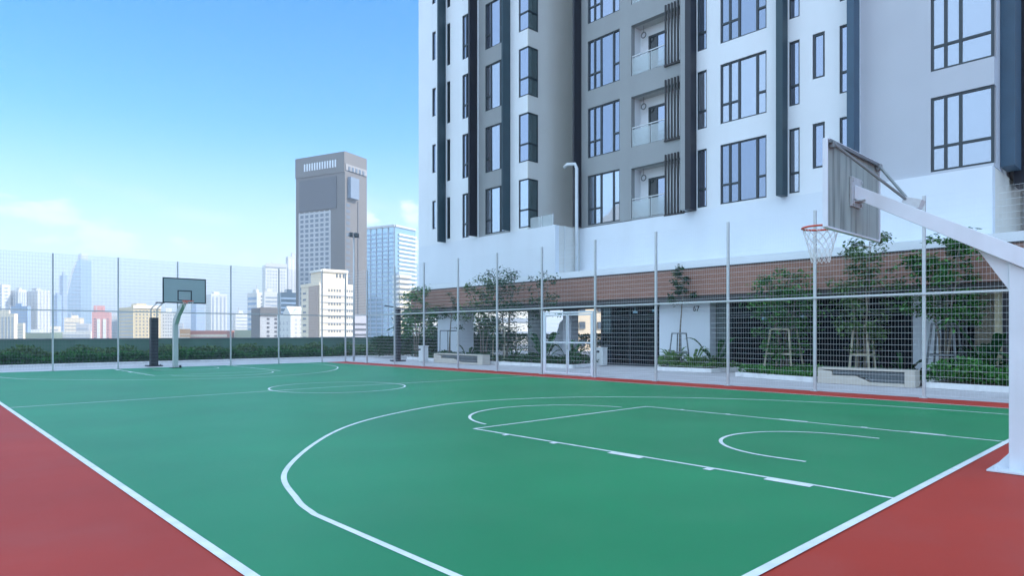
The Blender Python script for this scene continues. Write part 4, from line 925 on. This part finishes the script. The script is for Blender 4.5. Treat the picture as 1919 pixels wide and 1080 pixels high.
simple('office_block', 'white block with blue side left of the curved band block', 560, 464, 482, 496, 548, 40, C['white'], [(1, .05, .95, 552, 630, 8, C['blue'], .5)], [(2, .4, .9, 552, 580, 1, 4, C['win'], .6, .4)])
simple('office_block', 'white block with dark window bands behind the grey front block', 540, 492, 496, 524, 546, 60, C['white'], [(2, .08, .92, 552, 582, 4, C['winl'], .45)])
simple('office_block', 'blue glass block at the foot of the dark grey tower', 500, 520, 527, 560, 548, 60, GLD, [(2, .0, 1, 552, 640, 10, C['blue'], .35)])
b = simple('office_block', 'grey front block with dark parapet and square windows', 360, 472, 488, 526, 577, 50, C['lgrey'])
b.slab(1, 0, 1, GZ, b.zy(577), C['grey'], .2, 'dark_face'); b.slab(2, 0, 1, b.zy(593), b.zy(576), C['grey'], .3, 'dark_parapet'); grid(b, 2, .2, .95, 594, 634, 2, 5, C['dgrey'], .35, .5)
b = simple('town_house', 'white gabled house roofline right of the grey front block', 340, 520, 545, 572, 590, 45, C['white'], None, [(2, .2, .9, 596, 636, 2, 5, C['lgrey'], .4, .5), (1, .1, .9, 600, 636, 3, 3, C['lgrey'], .3, .5)])
MB().prism([b.p(0, 0, b.z), b.p(b.w1*.6, 0, b.z), b.p(b.w1*.3, 0, b.z+4.5)], b.e2*b.w2).build('roof', C['white'], b.o)
MB().prism([b.p(0, 0, b.z+.01), b.p(0, b.w2, b.z+.01), b.p(0, b.w2*.5, b.z+3.6)], b.e1*b.w1*.5).build('roof', C['white'], b.o)
# buildings glimpsed through the undercroft
simple('apartment_block', 'cream sunlit building glimpsed through the right gate leaf', 62, 1062, 1066, 1150, 470, 72, C['cream'], None, [(2, .1, .9, 560, 660, 2, 3, C['win'], .3, .4)])
simple('apartment_block', 'white sunlit building glimpsed behind the dense dark tree', 95, 880, 892, 1010, 480, 60, C['white'], [(2, .02, .98, 500, 655, 6, C['winl'], .3)])
simple('apartment_block', 'pale balcony block behind the lamp right of the fence corner', 150, 762, 776, 842, 592, 50, C['white'], [(2, .02, .98, 590, 650, 5, C['winl'], .35), (1, .02, .98, 590, 650, 5, C['winl'], .35)])
# olive and white building west of the court, which the low windows mirror
ob = thing('apartment_block', 'olive and white building across the street mirrored in the low windows', 'building', (-44, 78, GZ))
MB().box(-58, -44, 70, 86, GZ, 21).build('wall', mat('olive_wall', (.30, .30, .12), .7), ob); MB().prism([(-58.5, 69.5, 21), (-58.5, 86.5, 21), (-58.5, 78, 26)], (15, 0, 0)).build('roof', C['white'], ob)
for i in range(4):
    for j in range(3): MB().box(-44.05, -43.9, 72+i*3.6, 74+i*3.6, 4+j*5, 6.5+j*5).build('window', C['win'], ob)
# distant wooded hill and scattered low roofs
struct(MB().prism([pt(-200, 640, 4200), pt(-200, 624, 4200), pt(60, 622.5, 4200), pt(220, 620, 4200), pt(420, 621, 4200), pt(640, 619, 4200), pt(900, 622, 4200), pt(1300, 623, 4200), pt(1300, 640, 4200)], FW*400).build('hills', cm('hill', (.10, .15, .10))))
rr = random.Random(4)
for (cat, D, px, w, y, m) in (('low block', 800, 60, 30, 618, 'white'), ('low block', 760, 212, 16, 612, 'white'), ('low block', 900, 330, 26, 606, 'lgrey'), ('low block', 700, 430, 22, 622, 'white'), ('low block', 820, 100, 20, 612, 'cream')):
    lab = {60: 'small white block low between the left towers', 212: 'small white block between pink and yellow blocks', 330: 'grey low block behind the far hoop post', 430: 'white low block behind the third fence post', 100: 'cream low block at the foot of the first fence post'}[px]
    simple('city_block', lab, D, px-w/2, px-w/2+4, px+w/2, y, 70, C[m], [(2, .05, .95, y+3, y+18, 3, C['winl'], .4)])
tree(34, 44.5, 13, 4.2, 'big dark tree rising beyond the deck left of the brick fascia', LEAFD, 3, 5200, .5, .35, 31, z0=-8.0, trunk_r=.2, group='trees beyond the deck')
tree(36, 50, 12, 3.6, 'dark tree glimpsed beyond the undercroft hedge', LEAFD, 3, 3600, .5, .3, 32, z0=-8.5, trunk_r=.2, group='trees beyond the deck')

# ------------------------------------------------------------------ haze
hb = MB().box(-3200, 3700, -3200, 5400, -32.0, 290.0)
hm = bpy.data.materials.new('haze_air'); hm.use_nodes = True; t_ = hm.node_tree; t_.nodes.clear()
ho = t_.nodes.new('ShaderNodeOutputMaterial'); pv = t_.nodes.new('ShaderNodeVolumePrincipled')
pv.inputs['Color'].default_value = (.78, .87, 1, 1); pv.inputs['Density'].default_value = .00042; pv.inputs['Anisotropy'].default_value = .1
t_.links.new(pv.outputs[0], ho.inputs['Volume'])
hob = hb.build('haze', hm); hob['kind'] = 'stuff'
SC.cycles.volume_bounces = 0
SC.cycles.max_bounces = 8
SC.cycles.transparent_max_bounces = 24
